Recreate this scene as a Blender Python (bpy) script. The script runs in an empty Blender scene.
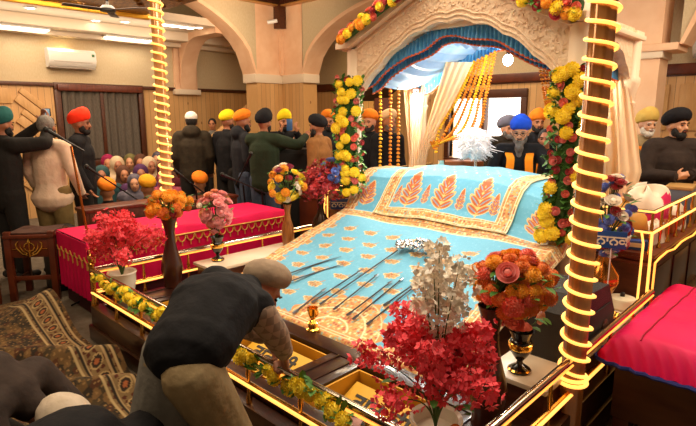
import bpy, bmesh, math, random
import numpy as np
from mathutils import Vector, Matrix, noise
SC = bpy.context.scene
COL = SC.collection
PI = math.pi
# ---------------------------------------------------------------- camera, world, light, exposure
FPX, PITCH, EYE = 523.0, math.radians(10.6), 1.70
cam = bpy.data.objects.new('camera', bpy.data.cameras.new('camera')); COL.objects.link(cam)
cam.data.sensor_width = 36; cam.data.lens = FPX / 696 * 36; cam.data.clip_start = .05
YAW = math.atan2(.6933, .7206)
cam.location = (0, 0, EYE); cam.rotation_euler = (PI / 2 - PITCH, 0, YAW)
SC.camera = cam
world = bpy.data.worlds.new('world'); SC.world = world; world.use_nodes = True
world.node_tree.nodes['Background'].inputs[0].default_value = (1.0, .72, .45, 1)
world.node_tree.nodes['Background'].inputs[1].default_value = .20
SC.view_settings.view_transform = 'Standard'; SC.view_settings.look = 'None'
SC.view_settings.gamma = 1; SC.view_settings.use_curve_mapping = False
SC.view_settings.exposure = 0.35

def light(name, typ, loc, power, color, size=.2, target=None, angle=None, blend=.6, sy=None):
    l = bpy.data.lights.new(name, typ); l.energy = power; l.color = color
    if typ == 'AREA':
        l.size = size
        if sy: l.shape = 'RECTANGLE'; l.size_y = sy
    elif typ != 'SUN': l.shadow_soft_size = size
    if typ == 'SPOT': l.spot_size = math.radians(angle or 60); l.spot_blend = blend
    o = bpy.data.objects.new(name, l); COL.objects.link(o); o.location = loc
    if target is not None:
        o.rotation_euler = (Vector(target) - Vector(loc)).to_track_quat('-Z', 'Y').to_euler()
    return o
# overhead lights of the main bay and aisles, dais lamps, and added fills
light('bay_ceiling_light', 'AREA', (-2.6, 3.2, 3.55), 70, (1, .82, .60), 2.6, (-2.6, 3.2, 0), sy=2.6)
light('front_ceiling_light', 'AREA', (-3.2, .2, 3.5), 46, (1, .76, .50), 1.6, (-3.2, .4, 0))
light('aisle_ceiling_light', 'AREA', (-7.0, 2.8, 3.1), 125, (1, .76, .52), 1.2, (-7.2, 2.8, 0), sy=3.0)
light('rear_ceiling_light', 'AREA', (-4.8, 6.3, 3.5), 80, (1, .76, .50), 1.6, (-4.8, 6.0, 0), sy=1.2)
light('side_ceiling_light', 'AREA', (.2, 4.9, 3.4), 85, (1, .80, .58), 1.6, (-.2, 5.0, 0))
light('aisle_cove_uplight', 'AREA', (-8.9, 2.6, 2.9), 11, (1, .86, .66), .5, (-8.9, 2.6, 4), sy=4.5)
light('bay_fill_uplight', 'AREA', (-6.9, 4.9, 3.0), 22, (1, .78, .54), .6, (-7.6, 5.4, 4), sy=.6)  # added upward fill that brightens the bay ceiling and arches
light('corner_fill_light', 'AREA', (-1.2, 1.3, 3.5), 26, (1, .84, .64), .9, (-1.2, 1.5, 0))  # added fill over the near corner, brightens the blossoms
light('dais_fill_light', 'POINT', (-2.53, 4.55, 2.12), 9, (1, .92, .78), .06)  # added fill under the canopy, lifts the dull drapes
light('drape_side_fill', 'POINT', (-1.70, 4.6, 1.95), 9, (1, .86, .64), .06)  # added fill for the drapes behind the spiral lit pole
light('dais_lamp', 'SPOT', (-2.6, 4.05, 2.20), 42, (1, .95, .86), .08, (-2.6, 3.3, .4), 140, .8)
light('dais_front_lamp', 'SPOT', (-2.35, 2.3, 3.5), 80, (1, .93, .82), .15, (-2.6, 3.2, .5), 62, .8)
light('drape_lamp', 'POINT', (-3.42, 4.62, 1.90), 26, (1, .88, .66), .06)

def fwd_ray(u, v):
    F = Vector((-.6933 * math.cos(PITCH), .7206 * math.cos(PITCH), -math.sin(PITCH))).normalized()
    R = Vector((.7206, .6933, 0)).normalized(); U = R.cross(F)
    return (F + R * ((u - 348) / FPX) + U * ((213 - v) / FPX))
def at_z(u, v, z):
    d = fwd_ray(u, v); t = (z - EYE) / d.z; return Vector((0, 0, EYE)) + d * t
def at_y(u, v, y):
    d = fwd_ray(u, v); return Vector((0, 0, EYE)) + d * (y / d.y)
def at_x(u, v, x):
    d = fwd_ray(u, v); return Vector((0, 0, EYE)) + d * (x / d.x)
def at_d(u, v, D):                      # D: horizontal distance in front of the camera
    d = fwd_ray(u, v); h = Vector((-.6933, .7206, 0)); return Vector((0, 0, EYE)) + d * (D / d.dot(h))
def ground(u, D):                       # the floor point below an image column at distance D
    p = at_d(u, 115, D); p.z = 0; return p

# ---------------------------------------------------------------- materials
MATS = {}
def srgb(h):
    h = h.lstrip('#'); h = h if len(h) == 6 else ''.join(x * 2 for x in h); c = [int(h[i:i + 2], 16) / 255 for i in (0, 2, 4)]
    return tuple(x / 12.92 if x <= .04045 else ((x + .055) / 1.055) ** 2.4 for x in c) + (1,)
def mat(name, color, rough=.6, metal=0, var=None, vscale=8, bump=0, bscale=40, emit=0, ecol=None, sheen=0, stretch=(1, 1, 1), kind='noise', spec=.5, trans=0, alpha=1, coat=0, vc=False):
    if name in MATS: return MATS[name]
    m = bpy.data.materials.new(name); m.use_nodes = True; nt = m.node_tree; N = nt.nodes; L = nt.links
    b = N['Principled BSDF']; c1 = srgb(color)
    b.inputs['Base Color'].default_value = c1; b.inputs['Roughness'].default_value = rough
    b.inputs['Metallic'].default_value = metal; b.inputs['Specular IOR Level'].default_value = spec
    b.inputs['Sheen Weight'].default_value = sheen; b.inputs['Transmission Weight'].default_value = trans
    b.inputs['Alpha'].default_value = alpha; b.inputs['Coat Weight'].default_value = coat
    if emit:
        b.inputs['Emission Color'].default_value = srgb(ecol or color); b.inputs['Emission Strength'].default_value = emit
    tc = N.new('ShaderNodeTexCoord'); mp = N.new('ShaderNodeMapping'); L.new(tc.outputs['Object'], mp.inputs[0]); mp.inputs['Scale'].default_value = stretch
    if vc:
        a = N.new('ShaderNodeVertexColor'); a.layer_name = 'Col'; L.new(a.outputs[0], b.inputs['Base Color'])
    elif var:
        if kind == 'noise':
            t = N.new('ShaderNodeTexNoise'); t.inputs['Scale'].default_value = vscale; t.inputs['Detail'].default_value = 5
        elif kind == 'voronoi':
            t = N.new('ShaderNodeTexVoronoi'); t.inputs['Scale'].default_value = vscale
        elif kind == 'wave':
            t = N.new('ShaderNodeTexWave'); t.inputs['Scale'].default_value = vscale; t.inputs['Distortion'].default_value = 3; t.inputs['Detail'].default_value = 3
        elif kind == 'checker':
            t = N.new('ShaderNodeTexChecker'); t.inputs['Scale'].default_value = vscale
        L.new(mp.outputs[0], t.inputs[0])
        r = N.new('ShaderNodeValToRGB'); r.color_ramp.elements[0].position = .3; r.color_ramp.elements[1].position = .7
        r.color_ramp.elements[0].color = c1; r.color_ramp.elements[1].color = srgb(var)
        L.new(t.outputs['Fac'] if 'Fac' in t.outputs else t.outputs['Distance'], r.inputs[0]); L.new(r.outputs[0], b.inputs['Base Color'])
    if bump:
        t = N.new('ShaderNodeTexNoise'); t.inputs['Scale'].default_value = bscale; t.inputs['Detail'].default_value = 4
        L.new(mp.outputs[0], t.inputs[0]); bp = N.new('ShaderNodeBump'); bp.inputs['Strength'].default_value = bump; bp.inputs['Distance'].default_value = .02
        L.new(t.outputs['Fac'], bp.inputs['Height']); L.new(bp.outputs[0], b.inputs['Normal'])
    MATS[name] = m
    return m
def planks(name, c1, c2, width, axis, knots=True, gap='#3a2413', rough=.45):
    """boards running up the wall: board tone by cell, a dark groove between, grain and knots"""
    if name in MATS: return MATS[name]
    m = bpy.data.materials.new(name); m.use_nodes = True; nt = m.node_tree; N = nt.nodes; L = nt.links; b = N['Principled BSDF']; b.inputs['Roughness'].default_value = rough
    tc = N.new('ShaderNodeTexCoord'); sp = N.new('ShaderNodeSeparateXYZ'); L.new(tc.outputs['Object'], sp.inputs[0])
    def M(op, a, bb=None):
        n = N.new('ShaderNodeMath'); n.operation = op
        for i, x in enumerate((a, bb)):
            if x is None: continue
            if isinstance(x, (int, float)): n.inputs[i].default_value = x
            else: L.new(x, n.inputs[i])
        return n.outputs[0]
    s = M('DIVIDE', sp.outputs[axis], width); cell = M('FLOOR', s); fr = M('FRACT', s)
    wn = N.new('ShaderNodeTexWhiteNoise'); wn.noise_dimensions = '1D'; L.new(cell, wn.inputs['W'])
    mp = N.new('ShaderNodeMapping'); L.new(tc.outputs['Object'], mp.inputs[0]); mp.inputs['Scale'].default_value = (9, 9, 1.2)
    g = N.new('ShaderNodeTexNoise'); g.inputs['Scale'].default_value = 4; g.inputs['Detail'].default_value = 6; L.new(mp.outputs[0], g.inputs[0])
    mix = N.new('ShaderNodeMix'); mix.data_type = 'RGBA'; mix.inputs[6].default_value = srgb(c1); mix.inputs[7].default_value = srgb(c2)
    L.new(M('ADD', M('MULTIPLY', wn.outputs['Value'], .5), M('MULTIPLY', g.outputs['Fac'], .55)), mix.inputs[0])
    col = mix.outputs[2]
    if knots:
        v = N.new('ShaderNodeTexVoronoi'); v.inputs['Scale'].default_value = 3.2; mp2 = N.new('ShaderNodeMapping'); mp2.inputs['Scale'].default_value = (1.4, 1.4, .8)
        L.new(tc.outputs['Object'], mp2.inputs[0]); L.new(mp2.outputs[0], v.inputs[0])
        k = M('LESS_THAN', v.outputs['Distance'], .07); mk = N.new('ShaderNodeMix'); mk.data_type = 'RGBA'; L.new(M('MULTIPLY', k, .7), mk.inputs[0]); L.new(col, mk.inputs[6]); mk.inputs[7].default_value = srgb('#6b3d18'); col = mk.outputs[2]
    ed = M('LESS_THAN', fr, .05); me = N.new('ShaderNodeMix'); me.data_type = 'RGBA'; L.new(M('MULTIPLY', ed, .75), me.inputs[0]); L.new(col, me.inputs[6]); me.inputs[7].default_value = srgb(gap)
    L.new(me.outputs[2], b.inputs['Base Color']); MATS[name] = m
    return m

# ---------------------------------------------------------------- mesh building
class MB:
    """collects shapes; build() links them as ONE mesh object"""
    def __init__(s): s.v = []; s.f = []; s.m = []; s.cur = 0
    def mi(s, i): s.cur = i; return s
    def add(s, vs, fs):
        o = len(s.v); s.v += [tuple(p) for p in vs]; s.f += [tuple(i + o for i in f) for f in fs]; s.m += [s.cur] * len(fs); return s
    def box(s, x0, x1, y0, y1, z0, z1, b=0, M=None):
        if x1 < x0: x0, x1 = x1, x0
        if y1 < y0: y0, y1 = y1, y0
        b = min(b, (x1 - x0) * .45, (y1 - y0) * .45, (z1 - z0) * .45)
        if b <= 0:
            vs = [(x, y, z) for x in (x0, x1) for y in (y0, y1) for z in (z0, z1)]
            fs = [(0, 1, 3, 2), (4, 6, 7, 5), (0, 4, 5, 1), (2, 3, 7, 6), (0, 2, 6, 4), (1, 5, 7, 3)]
        else:
            bm = bmesh.new(); bmesh.ops.create_cube(bm, size=1)
            for v in bm.verts: v.co = Vector(((x0 + x1) / 2 + v.co.x * (x1 - x0), (y0 + y1) / 2 + v.co.y * (y1 - y0), (z0 + z1) / 2 + v.co.z * (z1 - z0)))
            bmesh.ops.bevel(bm, geom=bm.edges[:], offset=b, segments=2, profile=.6, affect='EDGES')
            bm.verts.index_update(); vs = [v.co.copy() for v in bm.verts]; fs = [[v.index for v in f.verts] for f in bm.faces]; bm.free()
        if M is not None: vs = [M @ Vector(p) for p in vs]
        return s.add(vs, fs)
    def tube(s, pts, r, n=8, caps=True, closed=False, flat=None):
        pts = [Vector(p) for p in pts]; K = len(pts); rr = r if hasattr(r, '__len__') else [r] * K
        up = Vector((0, 0, 1)); vs = []; prev = None
        for i, p in enumerate(pts):
            if closed: t = pts[(i + 1) % K] - pts[i - 1]
            else: t = pts[min(i + 1, K - 1)] - pts[max(i - 1, 0)]
            if t.length < 1e-9: t = Vector((0, 0, 1))
            t.normalize()
            if prev is None:
                a = t.cross(up) if abs(t.z) < .95 else t.cross(Vector((1, 0, 0)))
            else: a = prev - t * prev.dot(t)
            a.normalize(); prev = a; b = t.cross(a)
            for k in range(n):
                w = 2 * PI * k / n; vs.append(p + a * (math.cos(w) * rr[i]) + b * (math.sin(w) * rr[i] * (flat or 1)))
        fs = []
        for i in range(K if closed else K - 1):
            for k in range(n):
                j = (i + 1) % K
                fs.append((i * n + k, i * n + (k + 1) % n, j * n + (k + 1) % n, j * n + k))
        if caps and not closed: fs += [tuple(range(n - 1, -1, -1)), tuple((K - 1) * n + k for k in range(n))]
        return s.add(vs, fs)
    def lathe(s, prof, c=(0, 0, 0), n=24, M=None, flute=0, fn=0, sx=1, sy=1):
        vs = []; fs = []
        for r, z in prof:
            for k in range(n):
                w = 2 * PI * k / n; q = r * (1 + flute * math.cos(fn * w)) if fn else r
                vs.append(Vector((c[0] + q * math.cos(w) * sx, c[1] + q * math.sin(w) * sy, c[2] + z)))
        for i in range(len(prof) - 1):
            for k in range(n): fs.append((i * n + k, i * n + (k + 1) % n, (i + 1) * n + (k + 1) % n, (i + 1) * n + k))
        fs += [tuple(range(n - 1, -1, -1)), tuple((len(prof) - 1) * n + k for k in range(n))]
        if M is not None: vs = [M @ p for p in vs]
        return s.add(vs, fs)
    def ball(s, c, r, n=10, m=7, bump=0, fn=6, M=None):
        rx, ry, rz = r if hasattr(r, '__len__') else (r, r, r); vs = []; fs = []
        for i in range(m + 1):
            t = PI * (i / m)
            for k in range(n):
                w = 2 * PI * (k + .5 * (i % 2)) / n; q = 1 + bump * (math.sin(fn * w + i * 2.1) + math.cos(7 * t))
                p = Vector((math.sin(t) * math.cos(w) * rx * q, math.sin(t) * math.sin(w) * ry * q, math.cos(t) * rz * q))
                if M is not None: p = M @ p
                vs.append(p + Vector(c))
        for i in range(m):
            for k in range(n): fs.append((i * n + k, (i + 1) * n + k, (i + 1) * n + (k + 1) % n, i * n + (k + 1) % n))
        return s.add(vs, fs)
    def prism(s, poly, axis, a0, a1):
        """poly: 2-D outline; extruded along axis from a0 to a1 ('y': poly is x,z; 'x': y,z; 'z': x,y)"""
        n = len(poly)
        def P(p, a): return {'y': (p[0], a, p[1]), 'x': (a, p[0], p[1]), 'z': (p[0], p[1], a)}[axis]
        vs = [P(p, a0) for p in poly] + [P(p, a1) for p in poly]
        fs = [tuple(range(n)), tuple(range(2 * n - 1, n - 1, -1))] + [(i, i + n, (i + 1) % n + n, (i + 1) % n) for i in range(n)]
        return s.add(vs, fs)
    def band(s, A, B, axis, a0, a1):
        """solid strip between two outlines A and B of equal length"""
        n = len(A)
        def P(p, a): return {'y': (p[0], a, p[1]), 'x': (a, p[0], p[1])}[axis]
        vs = [P(p, a) for a in (a0, a1) for L_ in (A, B) for p in L_]; fs = []
        for i in range(n - 1):
            fs += [(i, i + 1, n + i + 1, n + i), (2 * n + i, 3 * n + i, 3 * n + i + 1, 2 * n + i + 1), (i, 2 * n + i, 2 * n + i + 1, i + 1), (n + i, n + i + 1, 3 * n + i + 1, 3 * n + i)]
        fs += [(0, n, 3 * n, 2 * n), (n - 1, 3 * n - 1, 4 * n - 1, 2 * n - 1)]
        return s.add(vs, fs)
    def sheet(s, P, nu, nv, th=0):
        """grid surface P(a,b) for a,b in 0..1; th > 0 gives it thickness"""
        vs = [Vector(P(i / nu, j / nv)) for j in range(nv + 1) for i in range(nu + 1)]; W = nu + 1
        fs = [(j * W + i, j * W + i + 1, (j + 1) * W + i + 1, (j + 1) * W + i) for j in range(nv) for i in range(nu)]
        if th:
            nr = [Vector() for _ in vs]
            for f in fs:
                nn = (vs[f[2]] - vs[f[0]]).cross(vs[f[3]] - vs[f[1]])
                if nn.length > 0: nn.normalize()
                for i in f: nr[i] += nn
            K = len(vs); vs = vs + [v - (n_.normalized() if n_.length else n_) * th for v, n_ in zip(vs, nr)]
            fs2 = [tuple(i + K for i in reversed(f)) for f in fs]
            rim = [(i, i + 1) for i in range(nu)] + [(j * W + nu, (j + 1) * W + nu) for j in range(nv)] + [(nv * W + i + 1, nv * W + i) for i in range(nu)] + [((j + 1) * W, j * W) for j in range(nv)]
            fs = fs + fs2 + [(b, a, a + K, b + K) for a, b in rim]
        return s.add(vs, fs)
    def mesh(s, name, mats, smooth=True, fix=True):
        me = bpy.data.meshes.new(name); me.from_pydata(s.v, [], s.f)
        if not isinstance(mats, (list, tuple)): mats = [mats]
        for m in mats: me.materials.append(m)
        me.polygons.foreach_set('material_index', s.m)
        if fix:
            bm = bmesh.new(); bm.from_mesh(me); bmesh.ops.recalc_face_normals(bm, faces=bm.faces[:]); bm.to_mesh(me); bm.free()
        if smooth:
            me.polygons.foreach_set('use_smooth', [True] * len(me.polygons)); me.set_sharp_from_angle(angle=math.radians(40))
        me.update(); return me
    def build(s, name, mats, parent=None, smooth=True, loc=None, label=None, fix=True):
        o = bpy.data.objects.new(name, s.mesh(name, mats, smooth, fix)); COL.objects.link(o)
        if parent is not None: o.parent = parent
        if loc is not None: o.location = loc
        if label: o['label'] = label
        return o
def put(name, me, parent=None, M=None, label=None):
    o = bpy.data.objects.new(name, me); COL.objects.link(o)
    if parent is not None: o.parent = parent
    if M is not None: o.matrix_local = M
    if label: o['label'] = label
    return o
def tag(o, label, cat, group=None, kind=None):
    o['label'] = label; o['category'] = cat
    if group: o['group'] = group
    if kind: o['kind'] = kind
    return o
def thing(name, label, cat, loc=(0, 0, 0), rz=0, group=None):
    o = bpy.data.objects.new(name, None); COL.objects.link(o); o.location = loc; o.rotation_euler = (0, 0, rz); o.empty_display_size = .1
    return tag(o, label, cat, group)
def struct(o): o['kind'] = 'structure'; return o
def copy_tree(o, parent=None):
    c = o.copy(); COL.objects.link(c); c.parent = parent
    for ch in list(o.children): copy_tree(ch, c)
    return c
def frame_to(d, up=(0, 0, 1)):
    """matrix whose Z axis points along d"""
    return Vector(d).to_track_quat('Z', 'Y').to_matrix()
def bez(p0, p1, p2, p3, n=12):
    out = []
    for i in range(n + 1):
        t = i / n; out.append(Vector(p0) * (1 - t) ** 3 + Vector(p1) * 3 * t * (1 - t) ** 2 + Vector(p2) * 3 * t * t * (1 - t) + Vector(p3) * t ** 3)
    return out
def catmull(P, n=6):
    P = [Vector(p) for p in P]; Q = [P[0] * 2 - P[1]] + P + [P[-1] * 2 - P[-2]]; out = []
    for i in range(1, len(Q) - 2):
        for k in range(n):
            t = k / n; a, b, c, d = Q[i - 1], Q[i], Q[i + 1], Q[i + 2]
            out.append(.5 * ((2 * b) + (c - a) * t + (2 * a - 5 * b + 4 * c - d) * t * t + (3 * b - a - 3 * c + d) * t ** 3))
    return out + [P[-1]]

# palette
WALLP = mat('beige_wallpaper', '#cdb996', .8, var='#c3ad88', vscale=60, bump=.25, bscale=160, stretch=(1, 1, .4))
PEACH = mat('peach_plaster', '#eec5a0', .7, var='#e4b58e', vscale=5)
SOFFIT = mat('soffit_paint', '#e0cdb4', .7)
PINE = planks('pine_boards', '#c39257', '#d9ae78', .10, 1)
PINEX = planks('pine_boards_across', '#c39257', '#d9ae78', .10, 0)
PINEP = mat('pine_panel', '#d0a36a', .5, var='#bf9058', vscale=5, stretch=(6, 6, 1))
BROWN = mat('brown_wood', '#5a2e17', .4, var='#43200f', vscale=6, stretch=(1, 5, 5))
DARKW = mat('dark_polished_wood', '#38170c', .28, var='#24100a', vscale=7, stretch=(6, 1, 1), coat=.3)
REDW = mat('red_brown_wood', '#6d2f16', .35, var='#4d1e0e', vscale=6, stretch=(1, 6, 1))
MARB = mat('cream_marble', '#efe2cc', .25, var='#e2d0b6', vscale=4)
BRASS = mat('brass', '#e0a851', .22, 1)
GOLD = mat('gold', '#ffc75a', .18, 1)
CHROME = mat('steel', '#d8c8b4', .15, 1)
SILVER = mat('silver', '#e8e8ea', .2, 1)
BLACK = mat('black_plastic', '#141312', .45)
BLACKM = mat('black_metal', '#1a1817', .35, .6)
LED = mat('amber_rope_light', '#ffb347', .5, emit=1.4, ecol='#ffa444')
LEDP = mat('pale_rope_light', '#ffdc8a', .5, emit=1.5, ecol='#ffb252')
WHITE = mat('white_plastic', '#ece8e2', .35)
LAMP = mat('lit_lamp', '#ffffff', .5, emit=14, ecol='#fff0d8')
GREENM = mat('leaf_green', '#3c7428', .6, var='#5f9238', vscale=9)
# ---------------------------------------------------------------- the room
XW, XA, YA, YB = -9.75, -7.98, 6.5, 8.1          # outer wall, aisle arcade plane, rear arcade plane, back wall
ZS, ZC = 2.43, 3.67                               # arch spring, cornice
FLOORM = mat('floor_carpet', '#75695a', .95, var='#615545', vscale=14, bump=.3, bscale=300)
struct(MB().box(-10.2, 3.5, -3.2, 8.5, -.12, 0).build('floor', FLOORM))
# aisle wall with a window opening
wy0, wy1, wz0, wz1 = 3.14, 4.47, .92, 2.12
w = MB()
w.box(XW - .2, XW, -3, 8.5, 2.2, 3.9)
w.mi(1).box(XW - .2, XW, -3, wy0, 0, 2.2).box(XW - .2, XW, wy1, 8.5, 0, 2.2).box(XW - .2, XW, wy0, wy1, 0, wz0).box(XW - .2, XW, wy0, wy1, wz1, 2.2)
struct(w.build('wall_left', [WALLP, PINE]))
struct(MB().box(XW, XW + .05, -3, 8.1, 2.17, 2.23, .01).build('trim_1', BROWN))
g = MB()                                          # joinery relief panels left of the window
for (a, b) in ((.4, 1.15), (1.22, 1.85), (1.92, 2.42)):
    for (z0, z1) in ((.25, .62), (.68, 1.05), (1.11, 1.48), (1.54, 1.82), (1.88, 2.12)):
        g.box(XW, XW + .03, a, b, z0, z1, .012)
for k in range(5):
    M = Matrix.Translation((XW + .02, 2.74, .40 + k * .34)) @ Matrix.Rotation(math.radians(-42), 4, 'X')
    g.box(-.02, .02, -.34, .34, -.07, .07, .012, M); g.box(-.02, .02, -.26, .26, -.045, .045, .01, Matrix.Translation((0, 0, .17)) @ M)
struct(g.build('trim_2', PINEP))
# window of the aisle wall
f = MB()
for (a, b, c, d) in ((wy0 - .10, wy1 + .10, wz1, wz1 + .12), (wy0 - .10, wy1 + .10, wz0 - .12, wz0), (wy0 - .10, wy0, wz0, wz1), (wy1, wy1 + .10, wz0, wz1), ((wy0 + wy1) / 2 - .03, (wy0 + wy1) / 2 + .03, wz0, wz1)):
    f.box(XW - .10, XW + .06, a, b, c, d, .015)
win1 = f.build('window_1', BROWN); struct(win1)
MB().box(XW - .16, XW - .14, wy0, wy1, wz0, wz1).build('pane', mat('night_glass', '#2c2a2c', .12, spec=.8), win1)
cur = MB()
def curt(a, b): return (XW + .035 + .022 * math.sin(a * 60) * (1 + .3 * math.sin(a * 13)), wy0 + .02 + a * (wy1 - wy0 - .04), wz1 - .02 - b * (wz1 - wz0 - .04))
cur.sheet(curt, 90, 2, .006)
co = cur.build('window_curtain', mat('grey_sheer_curtain', '#6a6056', .9, var='#50483f', vscale=22, stretch=(1, 7, 1)))
tag(co, 'grey sheer curtain drawn across the dark window of the aisle wall', 'curtain')
cr = MB().box(XW, XW + .12, wy0 - .06, wy1 + .06, wz1 - .02, wz1 + .09, .02).build('curtain_pelmet', REDW)
tag(cr, 'brown wooden pelmet over the curtained aisle window', 'pelmet')
# aisle soffit with light coves, gold ceiling panel
struct(MB().box(XW, -7.7, -3, 3.75, 3.22, 3.34).box(XW, -8.32, 3.75, 6.4, 3.22, 3.34).build('ceiling', SOFFIT))
s = MB()
s.box(XW, XW + .5, -3, 8.1, 3.05, 3.22, .03).box(XW, XW + .22, -3, 8.1, 2.97, 3.05, .02)
struct(s.build('trim_3', SOFFIT))
for i, (u, v, wd) in enumerate(((18, 17, .42), (128, 31, .42), (178, 27, .3))):
    p = at_z(u, v, 3.04)
    t = thing('cove_light', ['long white cove light nearest the window end of the aisle ceiling', 'white cove light between the air conditioner and the tall lit pole', 'short white cove light beyond the tall lit pole'][i], 'ceiling light', (XW + .30 if i < 2 else -8.6, at_x(u, v, XW + .30 if i < 2 else -8.6).y, 3.035 if i < 2 else 3.21))
    MB().box(-.07, .07, -wd, wd, -.02, .015, .005).build('light_frame', WHITE, t)
    MB().box(-.05, .05, -wd + .02, wd - .02, -.028, -.02).build('diffuser', LAMP, t)
GOLDC = mat('gilded_relief', '#b5812a', .35, .6, var='#6f4410', vscale=26, kind='voronoi', bump=.6, bscale=50)
gp = MB().box(-7.7, -6.0, -2.5, 3.75, 3.13, 3.34, .02)
rr = random.Random(3)
for k in range(60): gp.ball((-7.6 + rr.random() * 1.4, -.6 + rr.random() * 4.2, 3.125), (.05, .05, .02), 6, 4)
gp.mi(1).box(-7.76, -7.68, -2.5, 3.8, 3.07, 3.36, .02)
struct(gp.build('ceiling_panel', [GOLDC, mat('gilt_edge', '#d9a02e', .3, .7)]))
# main bay ceiling, dark coffered, with its cornice
c = MB().box(-7.98, 3.4, -3, 6.5, 3.76, 3.86)
for k in range(30): c.box(-7.98 + k * .4, -7.93 + k * .4, 3.8, 6.5, 3.71, 3.76)
for k in range(8): c.box(-7.98, 3.4, 3.9 + k * .36, 3.94 + k * .36, 3.72, 3.76)
struct(c.build('ceiling_bay', mat('dark_ceiling_wood', '#2e1710', .5)))
c = MB().box(XA, XA + .12, 3.2, YA, ZC, 3.78, .01).box(XA, 3.4, YA - .12, YA, ZC, 3.78, .01)
for k in range(36): c.box(XA + .14 + k * .3, XA + .24 + k * .3, YA - .14, YA - .12, ZC + .01, 3.76)
for k in range(10): c.box(XA + .12, XA + .14, 3.4 + k * .3, 3.5 + k * .3, ZC + .01, 3.76)
struct(c.build('trim_4', mat('cornice_wood', '#47200f', .45)))
struct(MB().box(XA, XA + .14, 3.2, YA, ZC - .025, ZC, .005).box(XA, 3.4, YA - .14, YA, ZC - .025, ZC, .005).build('trim_5', mat('gilt_bead', '#c08a4a', .4, .4)))
def arch_poly(c0, a, rise, zs, zt, n=40, e=2.0):
    """spandrel between an arch and a level top"""
    A = []; B = []
    for i in range(n + 1):
        t = -1 + 2 * i / n; x = c0 + a * t
        z = zs + rise * (max(0, 1 - abs(t) ** e)) ** (1 / e); z = min(z, zt - .01)
        A.append((x, z)); B.append((x, zt))
    return A, B
def arcade(axis, pos, th, c0, a, rise, name, soffit_w):
    A, B = arch_poly(c0, a, rise, ZS, ZC); sgn = 1 if axis == 'y' else -1
    m = MB().band(A, B, axis, pos, pos + sgn * th)
    A2 = [(c0 + (x - c0) * .985, z - .06 if z < ZC - .03 else z) for x, z in A]
    A2 = [(x, max(z, ZS)) for x, z in A2]
    m.mi(1).band(A2, A, axis, pos - sgn * .03, pos + sgn * (th + .03))
    struct(m.build(name, [WALLP, PEACH]))
arcade('x', XA, .34, 3.01, 2.9, 1.44, 'wall_arcade_left', .3)
arcade('y', YA, .34, -4.85, 2.55, 1.16, 'wall_arcade_rear', .3)
arcade('y', YA, .34, 1.2, 2.65, 1.16, 'wall_arcade_side', .3)
def pier(x0, x1, y0, y1, name, wood=True, lowmat=None):
    p = MB().box(x0, x1, y0, y1, ZS, ZC)
    p.mi(1).box(x0 - .03, x1 + .03, y0 - .03, y1 + .03, ZS - .13, ZS, .015)
    p.mi(2).box(x0, x1, y0, y1, 0, ZS - .13)
    struct(p.build(name, [PEACH, SOFFIT, lowmat or PINE]))
struct(MB().box(XA - .34, XA, 5.91, YA + .34, 0, ZS - .13).build('wall_pier_left', PINE))
struct(MB().box(XA - .34, XA - .002, 5.91, YA + .34, ZS - .13, ZC).build('wall_pier_upper_left', PEACH))
struct(MB().box(XA, -7.39, YA, YA + .34, 0, ZS - .13).build('wall_pier_rear', PINEX))
struct(MB().box(XA, -7.39, YA, YA + .34, ZS, ZC).build('wall_pier_upper_rear', PEACH))
struct(MB().box(XA - .36, XA + .03, 5.85, YA + .36, ZS - .15, ZS + .01, .015).box(XA, -7.33, YA - .03, YA + .36, ZS - .15, ZS + .01, .015).build('trim_6', SOFFIT))
pil = MB()
pil.box(XA + .002, XA + .07, YA - .075, YA - .002, ZS, ZC)
struct(pil.build('trim_7', PEACH))
pier(-2.30, -1.62, YA, YA + .34, 'wall_pier_side', lowmat=PEACH)
struct(MB().box(-2.38, -1.45, YA - .05, YA + .4, ZS - .06, ZS + .02, .02).build('trim_8', PEACH))
# transverse arch across the aisle
A = []; B = []
for i in range(21):
    t = -1 + 1.0 * i / 20; x = XW + .12 + .70 * (t + 1); A.append((x, 2.2 + .92 * (max(0, 1 - abs(t) ** 2.4)) ** .5)); B.append((x, 3.22))
m = MB().band(A, B, 'y', 5.3, 5.62); m.box(XW + .82, XA - .34, 5.3, 5.62, 3.12, 3.22)
m.box(XW, XW + .06, 5.22, 5.7, 2.2, 3.22); m.mi(1).box(XW, XW + .12, 5.18, 5.74, 2.1, 2.2, .01)
struct(m.build('wall_arcade_cross', [PEACH, SOFFIT]))
# back wall with two window openings
bx0, bx1, bz0, bz1 = -5.25, -3.93, .95, 1.98
w = MB().box(XW, 3.4, YB, YB + .2, 2.36, 3.8)
w.mi(1).box(XW, bx0, YB, YB + .2, 0, 2.2).box(bx1, 3.4, YB, YB + .2, 0, 2.2).box(bx0, bx1, YB, YB + .2, 0, bz0).box(bx0, bx1, YB, YB + .2, bz1, 2.2)
w.mi(2).box(XW, 3.4, YB, YB + .2, 2.2, 2.36)
struct(w.build('wall_back', [WALLP, PINEX, REDW]))
struct(MB().box(XW, 3.4, YB - .06, YB, 2.22, 2.36, .015).build('trim_9', REDW))
f = MB()
for (a, b, c, d) in ((bx0 - .1, bx1 + .1, bz1, bz1 + .14), (bx0 - .1, bx1 + .1, bz0 - .1, bz0), (bx0 - .1, bx0, bz0, bz1), (bx1, bx1 + .1, bz0, bz1), (-4.62, -4.56, bz0, bz1)):
    f.box(a, b, YB - .05, YB + .1, c, d, .015)
win2 = f.build('window_2', BROWN); struct(win2)
MB().box(bx0, bx1, YB + .12, YB + .14, bz0, bz1).build('pane', mat('daylit_glass', '#ffffff', .4, emit=2.2, ecol='#fff3e6'), win2)
g = MB()                                          # joinery relief on the back wall
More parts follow.
